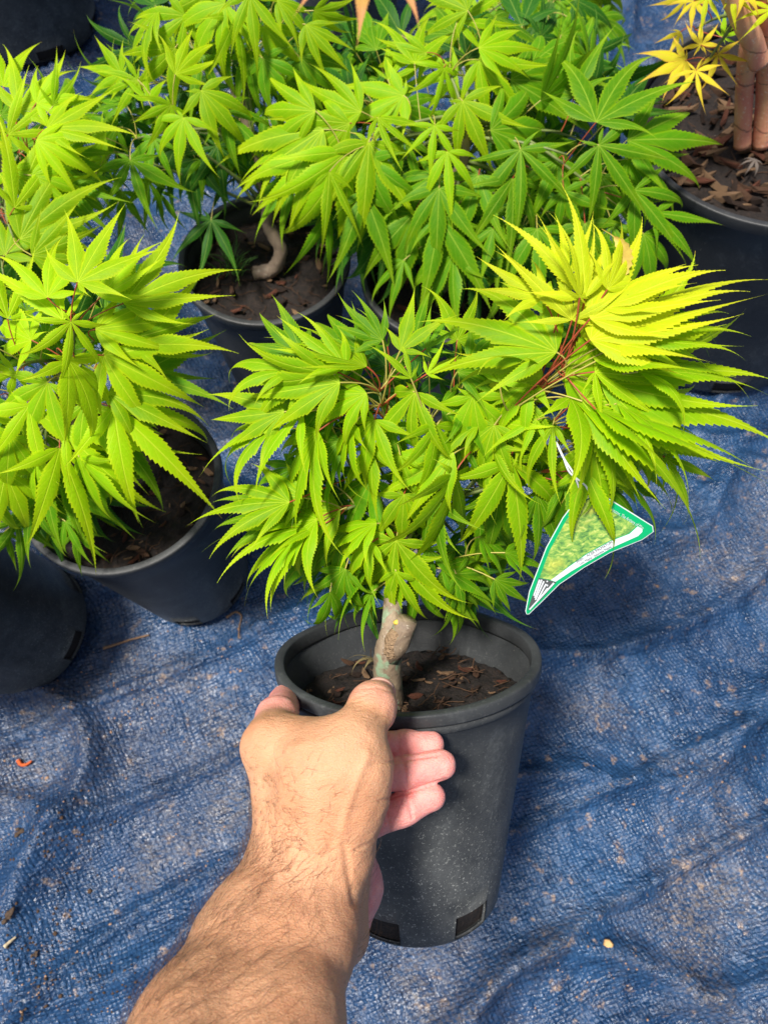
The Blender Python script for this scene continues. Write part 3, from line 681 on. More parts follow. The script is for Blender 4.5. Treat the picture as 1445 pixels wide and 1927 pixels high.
# ---- second tree: upper left, crooked trunk in pot 2
s2 = M2 @ Vector((.004, .022, .19 - .024))
T = Tree('maple_tree', 'maple with a crooked trunk in the middle left pot, one dark leaf hanging low', s2, [P(480, 515, .735), P(515, 505, .73), P(528, 470, .715), P(505, 425, .70), P(500, 380, .68), P(470, 250, .645), P(440, 160, .62)], M_BARK, (.0075, .004), 41, wob=.1)
D = [(246,301,80,112,'widem','g',.60),(346,221,80,100,'fanm','c',.58),(379,170,42,120,'fanm','c',.58),(443,31,85,125,'fanm','c',.58),(424,7,130,122,'fanm','c',.57),(420,50,125,130,'fanm','g',.60),
 (300,20,158,130,'narrowm','c',.58),(322,197,120,92,'fanm','c',.58),(341,256,75,145,'fanm','d',.64),(495,49,45,100,'fanm','c',.58),(445,30,60,90,'fanm','c',.58),
 (575,46,38,105,'narrowm','c',.58),(563,107,42,105,'fanm','g',.60),(495,110,62,105,'fanm','g',.59),(260,150,170,95,'fanf','c',.58),(230,140,200,80,'fanf','c',.59),(280,190,-100,70,'fanf','c',.58),
 (330,140,-50,90,'narrowf','b',.57),(240,200,190,90,'narrowm','g',.60),(220,240,170,80,'fanm','g',.62),(290,260,110,100,'fanm','g',.61),(380,300,60,90,'fanm','g',.64),(420,210,50,110,'fanm','g',.60),
 (450,260,110,90,'fanm','g',.64),(330,90,140,120,'fanm','c',.59),(380,100,110,120,'fanm','g',.60),(350,30,150,120,'fanm','c',.58),(400,-20,170,130,'narrowm','c',.57),(520,0,30,110,'narrowm','c',.57),
 (470,100,85,110,'fanm','g',.60),(540,150,60,100,'fanm','g',.62),(200,300,160,70,'fanm','c',.62),(180,330,120,80,'fanm','g',.62),(280,340,100,90,'fanm','g',.64),(230,360,90,80,'fanm','g',.64),
 (300,360,70,80,'twom','g',.66),(200,260,200,70,'fanf','c',.6),(500,200,70,100,'twom','g',.63),(470,-10,80,110,'fanm','c',.56),(590,20,20,90,'narrowm','c',.58)]
for (u, v, a, l, k, mt, z) in D: T.px(u, v, z, a, l, k, mt, .25, red=False)
T.px(398, 414, .665, 95, 105, 'widef', 'd', .15, red=False, jit=.05)
for i in range(75):  # inner fill, dark leaf colour paints the shade between outer leaves
    u = T.rnd.uniform(230, 570); v = T.rnd.uniform(-40, 310); a = math.degrees(math.atan2(v - 120, u - 420)) + T.rnd.uniform(-45, 45)
    if u < 300 and v > 330: continue
    T.px(u, v, .62 + T.rnd.uniform(.0, .07), a, T.rnd.uniform(80, 115), T.rnd.choice(['narrowm', 'fanm', 'widem']), T.rnd.choice('gddd'), .3, red=False)
T.finish(30)

# ---- broad rear tree
s3 = M3 @ Vector((0, 0, .19 - .024))
T = Tree('maple_tree', 'broad bright green maple filling the middle rear, arching over the hidden pot', s3, [s3, P(840, 470, .70), P(850, 380, .66), P(870, 300, .62), P(880, 200, .60)], M_BARK, (.008, .0045), 51)
D = [(658,232,168,150,'narrowm','c',.0),(694,268,84,162,'fanm','c',0),(654,285,126,215,'narrowm','c',0),(710,221,40,115,'fanf','c',-.01),(594,209,187,165,'narrowm','c',0),(609,244,150,195,'narrowm','c',0),
 (600,290,135,150,'narrowm','c',.0),(620,323,88,115,'twom','c',0),(685,361,88,140,'twom','g',.02),(666,373,125,170,'twom','d',.04),(818,236,88,90,'widem','c',-.01),(841,285,78,125,'fanm','c',0),
 (826,354,98,150,'fanm','g',.01),(835,127,95,95,'widem','c',0),(803,99,168,120,'narrowm','c',0),(1121,230,-62,175,'fanf','g',-.02),(1126,273,62,170,'widem','g',-.02),(1179,264,-12,195,'narrowm','g',0),
 (1192,358,48,172,'fanm','g',0),(979,281,76,145,'widem','g',0),(964,336,85,172,'fanm','g',.01),(1017,189,-52,195,'narrowf','g',.01),(900,90,2,135,'narrowm','c',-.01),(900,113,35,142,'fanm','c',0),
 (922,245,-14,170,'narrowm','g',0),(1060,360,55,110,'fanm','g',.02),(826,408,68,195,'twom','g',.02),(809,388,120,135,'twom','g',.03),(853,480,104,145,'twom','g',.03),(850,470,135,115,'fanm','g',.04),
 (759,490,122,108,'twom','g',.04),(878,490,80,165,'twom','d',.05),(892,496,40,95,'twom','d',.05),(928,430,116,100,'twom','g',.02),(1100,420,75,130,'fanm','g',.03),(1010,430,85,140,'fanm','g',.03),
 (1180,300,20,140,'fanm','g',.01),(1210,440,60,120,'fanm','g',.03),(1230,400,20,130,'twom','g',.02),(760,180,150,130,'fanf','c',0),(730,150,-60,90,'fanf','c',0),(780,120,-90,100,'fanf','c',0),
 (860,40,-30,130,'fanf','c',0),(880,20,200,120,'fanm','c',0),(930,30,40,140,'fanm','g',.02),(960,150,10,150,'narrowm','g',.01),(1000,120,-20,160,'narrowm','g',.02),(870,190,60,120,'fanm','c',0),
 (760,260,100,120,'fanm','g',.02),(740,330,95,140,'fanm','g',.02),(900,330,110,140,'fanm','g',.02),(780,400,110,140,'fanm','g',.03),(720,420,120,140,'fanm','d',.05),(1050,300,110,120,'fanm','g',.02),
 (560,330,140,110,'narrowm','g',.03),(620,400,115,130,'twom','g',.05),(680,210,200,130,'narrowf','c',0),(740,200,10,140,'narrowm','g',.02),(820,330,150,120,'fanm','g',.02),(1080,180,-80,120,'fanf','g',.02),
 (690,300,60,130,'fanm','g',.01),(570,260,170,140,'narrowm','c',.01),(1130,330,80,110,'fanm','g',.02),(940,390,90,150,'fanm','g',.03),(1150,420,90,120,'twom','g',.03),(860,140,170,120,'fanm','c',.01)]
for (u, v, a, l, k, mt, dz_) in D: T.px(u, v, .585 + dz_ + T.rnd.uniform(-.006, .006), a, l, k, mt, .22, red=(u, v) in ((1121, 230), (658, 232), (835, 127)) or None)
for i in range(125):  # inner fill, dark greens imitate the shaded depth of the crown
    u = T.rnd.uniform(600, 1190); v = T.rnd.uniform(20, 480); a = math.degrees(math.atan2(v - 240, u - 880)) + T.rnd.uniform(-45, 45)
    if ((u - 890) / 310) ** 2 + ((v - 250) / 250) ** 2 > 1: continue
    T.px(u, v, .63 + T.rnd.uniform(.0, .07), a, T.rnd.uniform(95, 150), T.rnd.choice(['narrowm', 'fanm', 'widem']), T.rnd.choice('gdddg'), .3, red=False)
T.finish(40)

# ---- tree at the top edge
sD = floor_pt(960, 130) + UP * .17
T = Tree('maple_tree', 'olive green maple at the top edge behind the broad one', sD, [sD, P(1010, 30, .86), P(1030, -60, .82)], M_BARK, (.007, .003), 61)
for i in range(60):
    u = T.rnd.uniform(860, 1130); v = T.rnd.uniform(-170, 60); a = math.degrees(math.atan2(v + 80, u - 990)) + T.rnd.uniform(-40, 40)
    T.px(u, v, .76 + T.rnd.uniform(0, .09), a, T.rnd.uniform(80, 120), T.rnd.choice(['narrowm', 'fanm', 'narrowh']), T.rnd.choice('gcgd'), .2, red=False)
T.finish(10)

# ---- coral-stemmed maple in the big right pot
M_CORAL = bark_mat('coral_red_bark', ((.68, .21, .16), (.76, .46, .22), (.40, .22, .15)), 22, None, True)
sR = P(1412, 268, .665); T = Tree('maple_tree', 'maple with thick salmon red stems in the largest pot, few orange-yellow leaves', sR,
    [P(1396, 275, .672), P(1399, 190, .640), P(1406, 100, .60), P(1430, -20, .56), P(1460, -120, .51)], M_CORAL, (.0074, .0072), 71, wob=.03)
for nm, pts, r0, r1 in (('stem', [P(1434, 272, .672), P(1441, 190, .64), P(1446, 100, .60), P(1450, 30, .57), P(1475, -60, .53)], .0090, .0086),
                    ('stem', [P(1428, 118, .592), P(1412, 70, .572), P(1388, 20, .552), P(1362, -50, .53)], .0082, .0075)):
    cp = catmull(pts, 8); vs, fs = tube_geo([p - T.base for p in cp], [r0 + (r1 - r0) * i / (len(cp) - 1) for i in range(len(cp))], 14, wob=.03, rnd=T.rnd)
    link(nm, mesh(nm, vs, fs, M_CORAL), T.root)
for (u, v, a, l, k, mt, z) in [(1318,85,-80,56,'starf','o',.60),(1350,102,62,56,'starf','o',.59),(1309,133,88,70,'starf','o',.585),(1289,114,158,92,'fanf','o',.61),(1305,2,95,46,'starm','o',.57),(1290,0,165,60,'fanm','o',.60),
    (1358,70,-45,56,'fanf','c',.62),(1330,-8,80,55,'twom','y',.55),(1452,18,168,56,'fanf','y',.54),(1378,-12,70,52,'twom','y',.54),(1400,-20,80,50,'twom','o',.53),(1280,60,150,50,'twom','o',.63)]:
    T.px(u, v, z, a, l, k, mt, .05, red=True, jit=.1)
T.finish(3, .0012)

# ---- blurred leaf tips hanging into the top of the view from a shoot close to the lens
bT = P(684, -150, .215)
T = Tree('maple_shoot', 'out of focus pink-tipped leaf hanging into view at the top', P(640, -420, .20), [P(640, -420, .20), P(655, -330, .205), P(675, -220, .21)], M_STALK, (.0012, .0009), 81)
rt = random.Random(5); LEAF['hang'] = [leaf_mesh(901, [(0, 1), (44, 1.0), (-44, 1.0), (88, .6), (-88, .6)], .15, .25, .13)]
T.px(684, -118, .205, 90, 205, 'hang', 'p', -.02, up=0, jit=0, red=True)
T.finish(1, .0012)

# ------------------------------------------------------------------ grass tuft in pot 2 and small fallen leaves
vs = []; fs = []; rg = random.Random(4)
gb = P(440, 505, .735)
for k in range(46):
    p = gb + Vector((rg.gauss(0, .006), rg.gauss(0, .006), 0)); d = Vector((rg.gauss(0, .5), rg.gauss(0, .5), 1)).normalized(); L = rg.uniform(.015, .035)
    q = p + d * L * .6; e = q + (d + Vector((rg.gauss(0, .6), rg.gauss(0, .6), -.3))).normalized() * L * .5
    tube_geo(bez(p, q, e, 5), [.0007, .0007, .0006, .0004, .0001], 3, vs, fs, False)
tag(link('weed_tuft', mesh('weed_tuft', vs, fs, plain('weed_green', (.07, .16, .03), .6))), 'small feathery green weed growing on the soil beside the crooked trunk', 'weed')

# ------------------------------------------------------------------ plant tag
pA, pB, pC = P(988, 1154, .425), P(1230, 992, .385), P(1100, 926, .388)
tn = (pB - pA).cross(pC - pA).normalized()
if tn.dot(CM.translation - pA) < 0: tn = -tn
def on_tag(u, v, h=0.):
    o = CM.translation; d = P(u, v, 1) - o; t = (pA - o).dot(tn) / d.dot(tn); return o + d * t + tn * h
def smooth_poly(pts, n=5):
    out = []; m = len(pts)
    for i in range(m):
        p0, p1, p2, p3 = [Vector((*pts[(i + k) % m], 0)) for k in (-1, 0, 1, 2)]
        for k in range(n):
            t = k / n; q = .5 * ((2 * p1) + (p2 - p0) * t + (2 * p0 - 5 * p1 + 4 * p2 - p3) * t * t + (3 * p1 - p0 - 3 * p2 + p3) * t ** 3); out.append((q.x, q.y))
    return out
TAG0 = pA.copy(); troot = empty('plant_tag', TAG0)
tag(troot, 'green-edged shark-fin plant tag with white band hanging below the yellow shoot', 'plant tag')
def tag_panel(name, poly, mat, h0, h1, smooth=False):
    if smooth: poly = smooth_poly(poly)
    n = len(poly); vs = [on_tag(u, v, h0) - TAG0 for u, v in poly] + [on_tag(u, v, h1) - TAG0 for u, v in poly]
    fs = [tuple(range(n)), tuple(range(n, 2 * n))[::-1]] + [(i, (i + 1) % n, n + (i + 1) % n, n + i) for i in range(n)]
    me = mesh(name, vs, fs, mat, False); return link(name, me, troot)
def print_mat(name, col, rough=.3):
    return plain(name, col, rough, .5, .03, 80)
M_TW = print_mat('tag_white', (.62, .67, .69)); M_TG = print_mat('tag_green', (.0, .36, .13)); M_TK = print_mat('tag_charcoal', (.07, .075, .075))
outl = [(988,1150),(995,1113),(1027,1030),(1058,974),(1090,932),(1108,923),(1124,926),(1148,940),(1190,966),(1228,990),(1229,1001),(1208,1016),(1148,1040),(1099,1068),(1052,1100),(1021,1131),(995,1156),(990,1156)]
tag_panel('card', outl, M_TW, 0, -.0005)
cx_ = sum(p[0] for p in outl) / len(outl); cy_ = sum(p[1] for p in outl) / len(outl)
def inset(poly, d):
    out = []; m = len(poly)
    for i in range(m):
        a = Vector(poly[i - 1]); b = Vector(poly[i]); c = Vector(poly[(i + 1) % m])
        e = ((b - a).normalized() + (c - b).normalized()); e = e.normalized() if e.length > 0 else (c - b).normalized()
        nn = Vector((-e.y, e.x)); out.append(tuple(b + nn * d))
    return out
sg = 1
t1 = inset(outl, 1.6)
if abs(sum(t1[i][0] * t1[i - 1][1] - t1[i - 1][0] * t1[i][1] for i in range(len(t1)))) > abs(sum(outl[i][0] * outl[i - 1][1] - outl[i - 1][0] * outl[i][1] for i in range(len(outl)))): t1 = inset(outl, -1.6)
tag_panel('green_border', t1, M_TG, .0003, .00005)
mp = NT('tag_photo_print'); tc = mp.n('TexCoord').outputs['Object']
f1 = mp.noise(mp.map(tc, (1, 1.8, 1), (0, 0, -.5)), 260, 5, .65, .8)
cc = mp.ramp(f1, [(.32, (.04, .13, .05)), (.48, (.16, .34, .07)), (.58, (.32, .46, .09)), (.72, (.62, .62, .22))])
cc = mp.mix(mp.ramp(mp.noise(tc, 60, 3), [(.55, 0), (.75, .6)]), cc, (.66, .58, .08)); mp.l(cc, mp.b.inputs['Base Color']); mp.b.inputs['Roughness'].default_value = .3
tag_panel('printed_photo', [(1015,1086),(1037,1091),(1070,1064),(1104,1040),(1148,1016),(1182,1003),(1195,991),(1192,985),(1172,975),(1140,955),(1109,938),(1090,948),(1066,977),(1034,1035)], mp.m, .0005, .0001)
tag_panel('white_band', [(1036,1091),(1045,1094),(1075,1074),(1104,1057),(1153,1029),(1200,1008),(1208,1000),(1208,995),(1199,990),(1184,1004),(1148,1018),(1104,1042),(1070,1066)], M_TW, .00052, .0001)
tag_panel('dark_corner', [(1013,1087),(1028,1090),(1046,1095),(1018,1127),(993,1148),(996,1136)], M_TK, .00054, .0001)
for k, (a, b) in enumerate([((1015,1090),(1004,1120)),((1019,1090),(1006,1124)),((1023,1093),(1007,1128)),((1027,1098),(1011,1128)),((1030,1106),(1016,1124)),((1042,1096),(996,1146)),((1029,1092),(1030,1094)),((1029,1099),(1030,1102))]):
    d = Vector((b[0] - a[0], b[1] - a[1])).normalized(); nn = Vector((-d.y, d.x)) * 1.5
    tag_panel('white_stripe', [(a[0] + nn.x, a[1] + nn.y), (b[0] + nn.x * .8, b[1] + nn.y * .8), (b[0] - nn.x * .8, b[1] - nn.y * .8), (a[0] - nn.x, a[1] - nn.y)], M_TW, .0007 + k * .00002, .0003)
def tag_text(txt, a, b, mat, h=.0008, sy=1.0):
    c = bpy.data.curves.new('printed_text', 'FONT'); c.body = txt; c.size = 1; c.extrude = .001; c.materials.append(mat)
    o = bpy.data.objects.new('printed_text', c); COL.objects.link(o)
    bpy.context.view_layer.update(); wd = max(o.dimensions.x, .1)
    p, q = on_tag(*a, h), on_tag(*b, h); x = (q - p); s = x.length / wd; x.normalize(); y = tn.cross(x)
    M = Matrix((x, y, tn)).transposed().to_4x4() @ Matrix.Diagonal((s, s * sy, s * .02, 1)); M.translation = p - TAG0
    me = bpy.data.meshes.new_from_object(o.evaluated_get(bpy.context.evaluated_depsgraph_get())); bpy.data.objects.remove(o)
    link('printed_text', me, troot, M)
tag_text('Plantings of Distinction. The Artistry of Man', (1116, 940), (1208, 995), M_TW, .0008, 1.5)
tag_text('Shishi    ACER PALMATUM', (1085, 1058), (1152, 1021), M_TK, .0008, 1.1)
tag_text('Lion Maple   Japanese Maple', (1091, 1062), (1150, 1029), M_TK, .0008, 1.0)
vs = []; fs = []
for off in (0, 1):
    pts = catmull([P(1046, 832, .375), P(1060, 862, .372), P(1078 - 6 * off, 890, .374), P(1088 + 14 * off, 915, .380), on_tag(1094 + 12 * off, 937, .001)], 5)
    tube_geo([p - TAG0 for p in pts], [.00055] * len(pts), 6, vs, fs)
link('string', mesh('string', vs, fs, plain('white_string', (.75, .76, .78), .6)), troot)

# ------------------------------------------------------------------ hand and forearm (one continuous body)
def cp(a, b, pink=0., grp=0):
    (u, v, z, r), (u2, v2, z2, r2) = a, b
    return (np.array(P(u, v, z)), np.array(P(u2, v2, z2)), r * z / F, r2 * z2 / F, pink, grp)
CAPS = [
 # forearm
 cp((552,1610,.346,74),(468,1765,.312,90)), cp((468,1765,.312,90),(368,1955,.272,116)), cp((368,1955,.272,116),(215,2350,.20,160)),
 cp((622,1625,.346,70),(578,1770,.315,84)), cp((578,1770,.315,84),(524,1955,.274,112)), cp((524,1955,.274,112),(430,2350,.205,150)),
 cp((590,1640,.352,72),(522,1800,.318,96)),
 # back of the hand and palm
 cp((560,1600,.345,78),(512,1405,.350,46)), cp((600,1590,.340,84),(600,1450,.337,78)), cp((638,1580,.338,62),(672,1440,.332,54)), cp((672,1440,.332,54),(668,1392,.333,48)),
 cp((600,1450,.337,78),(560,1420,.346,55)), cp((640,1420,.337,52),(570,1412,.350,45)), cp((655,1500,.336,66),(648,1440,.335,62)),
 cp((560,1560,.365,70),(530,1440,.370,45)), cp((610,1600,.362,70),(600,1500,.362,60),.5),
 # thumb
 cp((664,1392,.334,47),(700,1332,.350,43),.15,1), cp((700,1332,.350,43),(714,1307,.366,32),.7,1),
 # index finger going down behind the rim
 cp((506,1398,.350,46),(522,1352,.378,37),.35,2), cp((522,1352,.378,37),(537,1318,.425,30),.9,2),
 # other fingers curling under the rim
 cp((535,1440,.372,34),(660,1406,.377,27),.9,3), cp((660,1406,.377,27),(765,1400,.378,26),1,3), cp((765,1400,.378,26),(811,1398,.379,24),1,3),
 cp((545,1490,.372,36),(670,1470,.367,30),.9,4), cp((670,1470,.367,30),(765,1453,.367,29.5),1,4), cp((765,1453,.367,29.5),(829,1440,.368,28.5),1,4),
 cp((570,1570,.372,36),(690,1548,.366,31),.9,5), cp((690,1548,.366,31),(762,1521,.365,30),1,5), cp((762,1521,.365,30),(814,1500,.367,26.5),1,5),
 # heel of the palm
 cp((650,1640,.364,60),(662,1665,.366,57),.75,6), cp((662,1665,.366,57),(652,1728,.362,48),.75,6), cp((620,1650,.355,60),(640,1760,.335,55),.2,0)]
GK = {0: .012, 1: .006, 2: .006, 3: .003, 4: .003, 5: .003, 6: .004}
def capd(p, c):
    a, b, r1, r2 = c[:4]; ba = b - a; t = np.clip(((p - a) @ ba) / (ba @ ba), 0, 1)
    return np.linalg.norm(p - a - t[:, None] * ba, axis=1) - (r1 + (r2 - r1) * t), t
def smin(a, b, k):
    h = np.clip(.5 + .5 * (b - a) / k, 0, 1); return b + (a - b) * h - k * h * (1 - h)
FINGCREASE = [(20, .97, .0006), (23, .97, .0006), (26, .97, .0006), (22, .02, .0005), (25, .02, .0005)]
def sdf(p):
    groups = {}
    for c in CAPS:
        d, _ = capd(p, c); g = c[5]
        groups[g] = d if g not in groups else smin(groups[g], d, GK[g])
    body = groups[0]
    for g, k in ((6, .004), (1, .005), (2, .010)): body = smin(body, groups[g], k)
    f = smin(groups[3], groups[4], .0004); f = smin(f, groups[5], .0004)
    out = smin(body, f, .0035)
    # creases across the finger pads
    for (i, t0, amp) in ((20, .0, .0007), (23, .0, .0008), (26, .0, .0008), (27, .0, .0005)):
        pass
    return out
# rough union -> remesh gives the topology, then vertices are pulled onto the smooth surface
vs = []; fs = []
for c in CAPS:
    a, b = Vector(c[0]), Vector(c[1]); d = (b - a).normalized()
    pts = [a - d * c[2] * .85, a - d * c[2] * .5, a, b, b + d * c[3] * .5, b + d * c[3] * .85]
    tube_geo(pts, [c[2] * .5, c[2] * .86, c[2], c[3], c[3] * .86, c[3] * .5], 20, vs, fs)
rough_o = link('person', mesh('person', vs, fs, M_SKIN))
md = rough_o.modifiers.new('r', 'REMESH'); md.mode = 'VOXEL'; md.voxel_size = .00085
dg = bpy.context.evaluated_depsgraph_get(); body = bpy.data.meshes.new_from_object(rough_o.evaluated_get(dg))
rough_o.modifiers.clear(); old = rough_o.data; rough_o.data = body; bpy.data.meshes.remove(old)
nv = len(body.vertices); co = np.zeros(nv * 3); body.vertices.foreach_get('co', co); co = co.reshape(-1, 3)
eps = 2e-4
def grad(p):
    g = np.stack([sdf(p + np.eye(3)[k] * eps) - sdf(p - np.eye(3)[k] * eps) for k in range(3)], 1) / (2 * eps); return g
for it in range(5):
    d = sdf(co); g = grad(co); n2 = (g * g).sum(1); co -= g * (np.clip(d, -.004, .004) / np.maximum(n2, .2))[:, None] * .9
# laplacian smooth lightly to even the mesh, keep shape
ed = np.zeros(len(body.edges) * 2, np.int64); body.edges.foreach_get('vertices', ed); ed = ed.reshape(-1, 2)
def lap(c, n, w_=.5):
    for _ in range(n):
        s = np.zeros_like(c); k = np.zeros(len(c))
        np.add.at(s, ed[:, 0], c[ed[:, 1]]); np.add.at(s, ed[:, 1], c[ed[:, 0]]); np.add.at(k, ed[:, 0], 1); np.add.at(k, ed[:, 1], 1)
        c = c * (1 - w_) + w_ * s / np.maximum(k, 1)[:, None]
    return c
co = lap(co, 6)
g = grad(co); g /= np.linalg.norm(g, axis=1)[:, None] + 1e-9
uu, vv, zz = proj_np(co)
def seg_feat(u1, v1, u2, v2, wpx):
    d = np.array([u2 - u1, v2 - v1], float); L = np.hypot(*d); d /= L; q = np.stack([uu - u1, vv - v1], 1); t = np.clip(q @ d, 0, L)
    return np.exp(-(((q - t[:, None] * d) ** 2).sum(1)) / (wpx ** 2))
disp = np.zeros(nv); facing = (g @ np.array(CM.translation - P(650, 1500, .34)) > 0)
for (u1, v1, u2, v2, wp, am) in [ # skin folds: thin grooves on the surface
  (748,1376,752,1424,3,-.0009),(757,1427,768,1480,3,-.0011),(764,1492,777,1540,3,-.0010),(728,1532,736,1572,3,-.0009),(722,1540,728,1570,2.4,-.0005),(700,1438,826,1420,3,-.0008),(715,1508,838,1466,3,-.0008),
  (683,1296,712,1294,2,-.0004),(712,1294,740,1304,2.2,-.0005),(668,1312,700,1304,3,-.0004),(664,1322,705,1312,3,-.0004),(672,1336,720,1330,3,-.0004),(668,1330,715,1322,3,-.0003),
  (690,1395,722,1404,3,-.0003),(680,1405,720,1412,3,-.0002),(690,1418,724,1424,3,-.0002),
  (504,1342,552,1348,3,-.0003),(498,1350,545,1357,3,-.0002),
  (648,1590,668,1700,7,-.0010),(668,1600,700,1585,4,-.0006),
  (520,1415,580,1400,10,.0006),(640,1560,690,1420,9,.0009),(620,1600,640,1540,7,-.0005),(600,1600,560,1500,8,.0004),(530,1650,500,1560,8,.0004)]:
    disp += seg_feat(u1, v1, u2, v2, wp) * am
disp *= facing
rnz = np.array([noise.noise(Vector(c * 70)) * .0007 + noise.noise(Vector(c * 220)) * .00022 for c in co])
co = co + g * (disp + rnz)[:, None]
body.vertices.foreach_set('co', co.ravel()); body.update()
body.polygons.foreach_set('use_smooth', [True] * len(body.polygons))
# skin tone masks
wsum = np.zeros(nv); psum = np.zeros(nv)
for c in CAPS:
    d, _ = capd(co, c); wt = np.exp(-np.maximum(d, 0) / .0035); wsum += wt; psum += wt * c[4]
pk = psum / np.maximum(wsum, 1e-6)
pk = np.clip(np.where(zz > .352, pk * 1.15, pk), 0, 1)
a_ = body.attributes.new('pink', 'FLOAT', 'POINT'); a_.data.foreach_set('value', pk.astype(np.float32))
# sun-tanned outer side of the forearm
ct = np.interp(vv, [1300, 1600, 1780, 1927, 2400], [480, 475, 345, 255, 60]); cw = np.interp(vv, [1300, 1600, 1780, 1927, 2400], [230, 225, 320, 380, 500])
tn_ = np.clip(1 - (uu - ct) / (cw * .8), 0, 1) * np.clip((vv - 1420) / 350, 0.1, 1)
a_ = body.attributes.new('tan', 'FLOAT', 'POINT'); a_.data.foreach_set('value', tn_.astype(np.float32))
if not body.materials: body.materials.append(M_SKIN)
HAND = rough_o
tag(HAND, 'hairy forearm and hand gripping the tilted pot, thumb over its rim', 'person')
# thumbnail
vs = []; fs = []; tc_ = P(713, 1309, .366); zv = camdir(.05, -.52, -.85).normalized(); yv = camdir(.22, -.70, .5); yv = (yv - zv * yv.dot(zv)).normalized(); xv = yv.cross(zv)
nc = tc_ + zv * .0089 + yv * .0015
for i in range(9):
    for j in range(13):
        q = j / 6 - 1; a = q * .95; y = (i / 8 - .5) * .0115 - .0022 * q * q * (1 if i > 4 else .2) * (abs(i - 4) / 4) - (.0016 * q * q if i < 4 else 0) * -1; r = .0079
        vs.append(nc + xv * math.sin(a) * r + yv * y + zv * ((math.cos(a) - 1) * r * .9 - .0022 * (i / 8) ** 2 + .0003))
for i in range(8):
    for j in range(12): fs.append((i * 13 + j, i * 13 + j + 1, (i + 1) * 13 + j + 1, (i + 1) * 13 + j))
mn = NT('fingernail'); mn.b.inputs['Base Color'].default_value = (.66, .36, .29, 1); mn.b.inputs['Roughness'].default_value = .25; mn.b.inputs['Subsurface Weight'].default_value = .2; mn.b.inputs['Subsurface Scale'].default_value = .003
tco = mn.n('TexCoord').outputs['Object']; mn.l(mn.mix(mn.noise(tco, 300), (.60, .31, .25), (.72, .42, .35)), mn.b.inputs['Base Color'])
no = link('thumbnail', mesh('thumbnail', vs, fs, mn.m), HAND)
sm = no.modifiers.new('s', 'SOLIDIFY'); sm.thickness = .0006
# hair
rh = random.Random(9); vs = []; fs = []
idx = list(range(nv)); view = np.array(CM.translation) - co; view /= np.linalg.norm(view, axis=1)[:, None]; fac = (g * view).sum(1)
def hair_density(u, v):
    if v > 1600:
        l = np.interp(v, [1600, 1780, 1927], [470, 340, 250]); r = np.interp(v, [1600, 1780, 1927], [690, 665, 640]); s = (u - l) / (r - l)
        return 2.0 if s < .12 else 1.0 if s < .3 else .35 if s < .75 else .10
    if v > 1390:
        x = u - np.interp(v, [1400, 1600], [470, 480])
        d_ = 1.0 if x < 90 and v > 1440 else .35 if x < 130 else .12 if x < 190 else .02
        return d_ * (1.1 if v > 1500 else .5)
    return .06 if 600 < u < 720 and v > 1340 else 0
cand = 0; placed = 0
while placed < 1500 and cand < 60000:
    cand += 1; i = rh.randrange(nv)
    if vv[i] > 1990 or fac[i] < -.35 or uu[i] > 735 or pk[i] > .45: continue
    if rh.random() > hair_density(uu[i], vv[i]): continue
    p = Vector(co[i]); n = Vector(g[i]); arm = vv[i] > 1600
    ang = rh.gauss(-62, 22) if arm else rh.gauss(-25, 32)
    a = math.radians(ang); d = camdir(math.cos(a), math.sin(a), 0); d = (d - n * d.dot(n)).normalized()
    L = rh.uniform(.007, .015) if arm else rh.uniform(.005, .010); side = n.cross(d) * rh.uniform(-1.5, 1.5); ph_ = rh.uniform(-.5, .5)
    pts = []; q = p - n * .0002
    for s in range(8):
        t = s / 7; q = q + (d + n * (.75 - 1.15 * t) + side * (t + ph_) * .8).normalized() * L / 7; pts.append(q.copy())
    pts = [p - n * .0003] + pts; r0 = rh.uniform(.00004, .000075)
    tube_geo(pts, [r0 * (1 - .8 * k / 8) for k in range(9)], 3, vs, fs, False); placed += 1
tag(link('arm_hair', mesh('arm_hair', vs, fs, M_HAIR), HAND), kind='stuff')

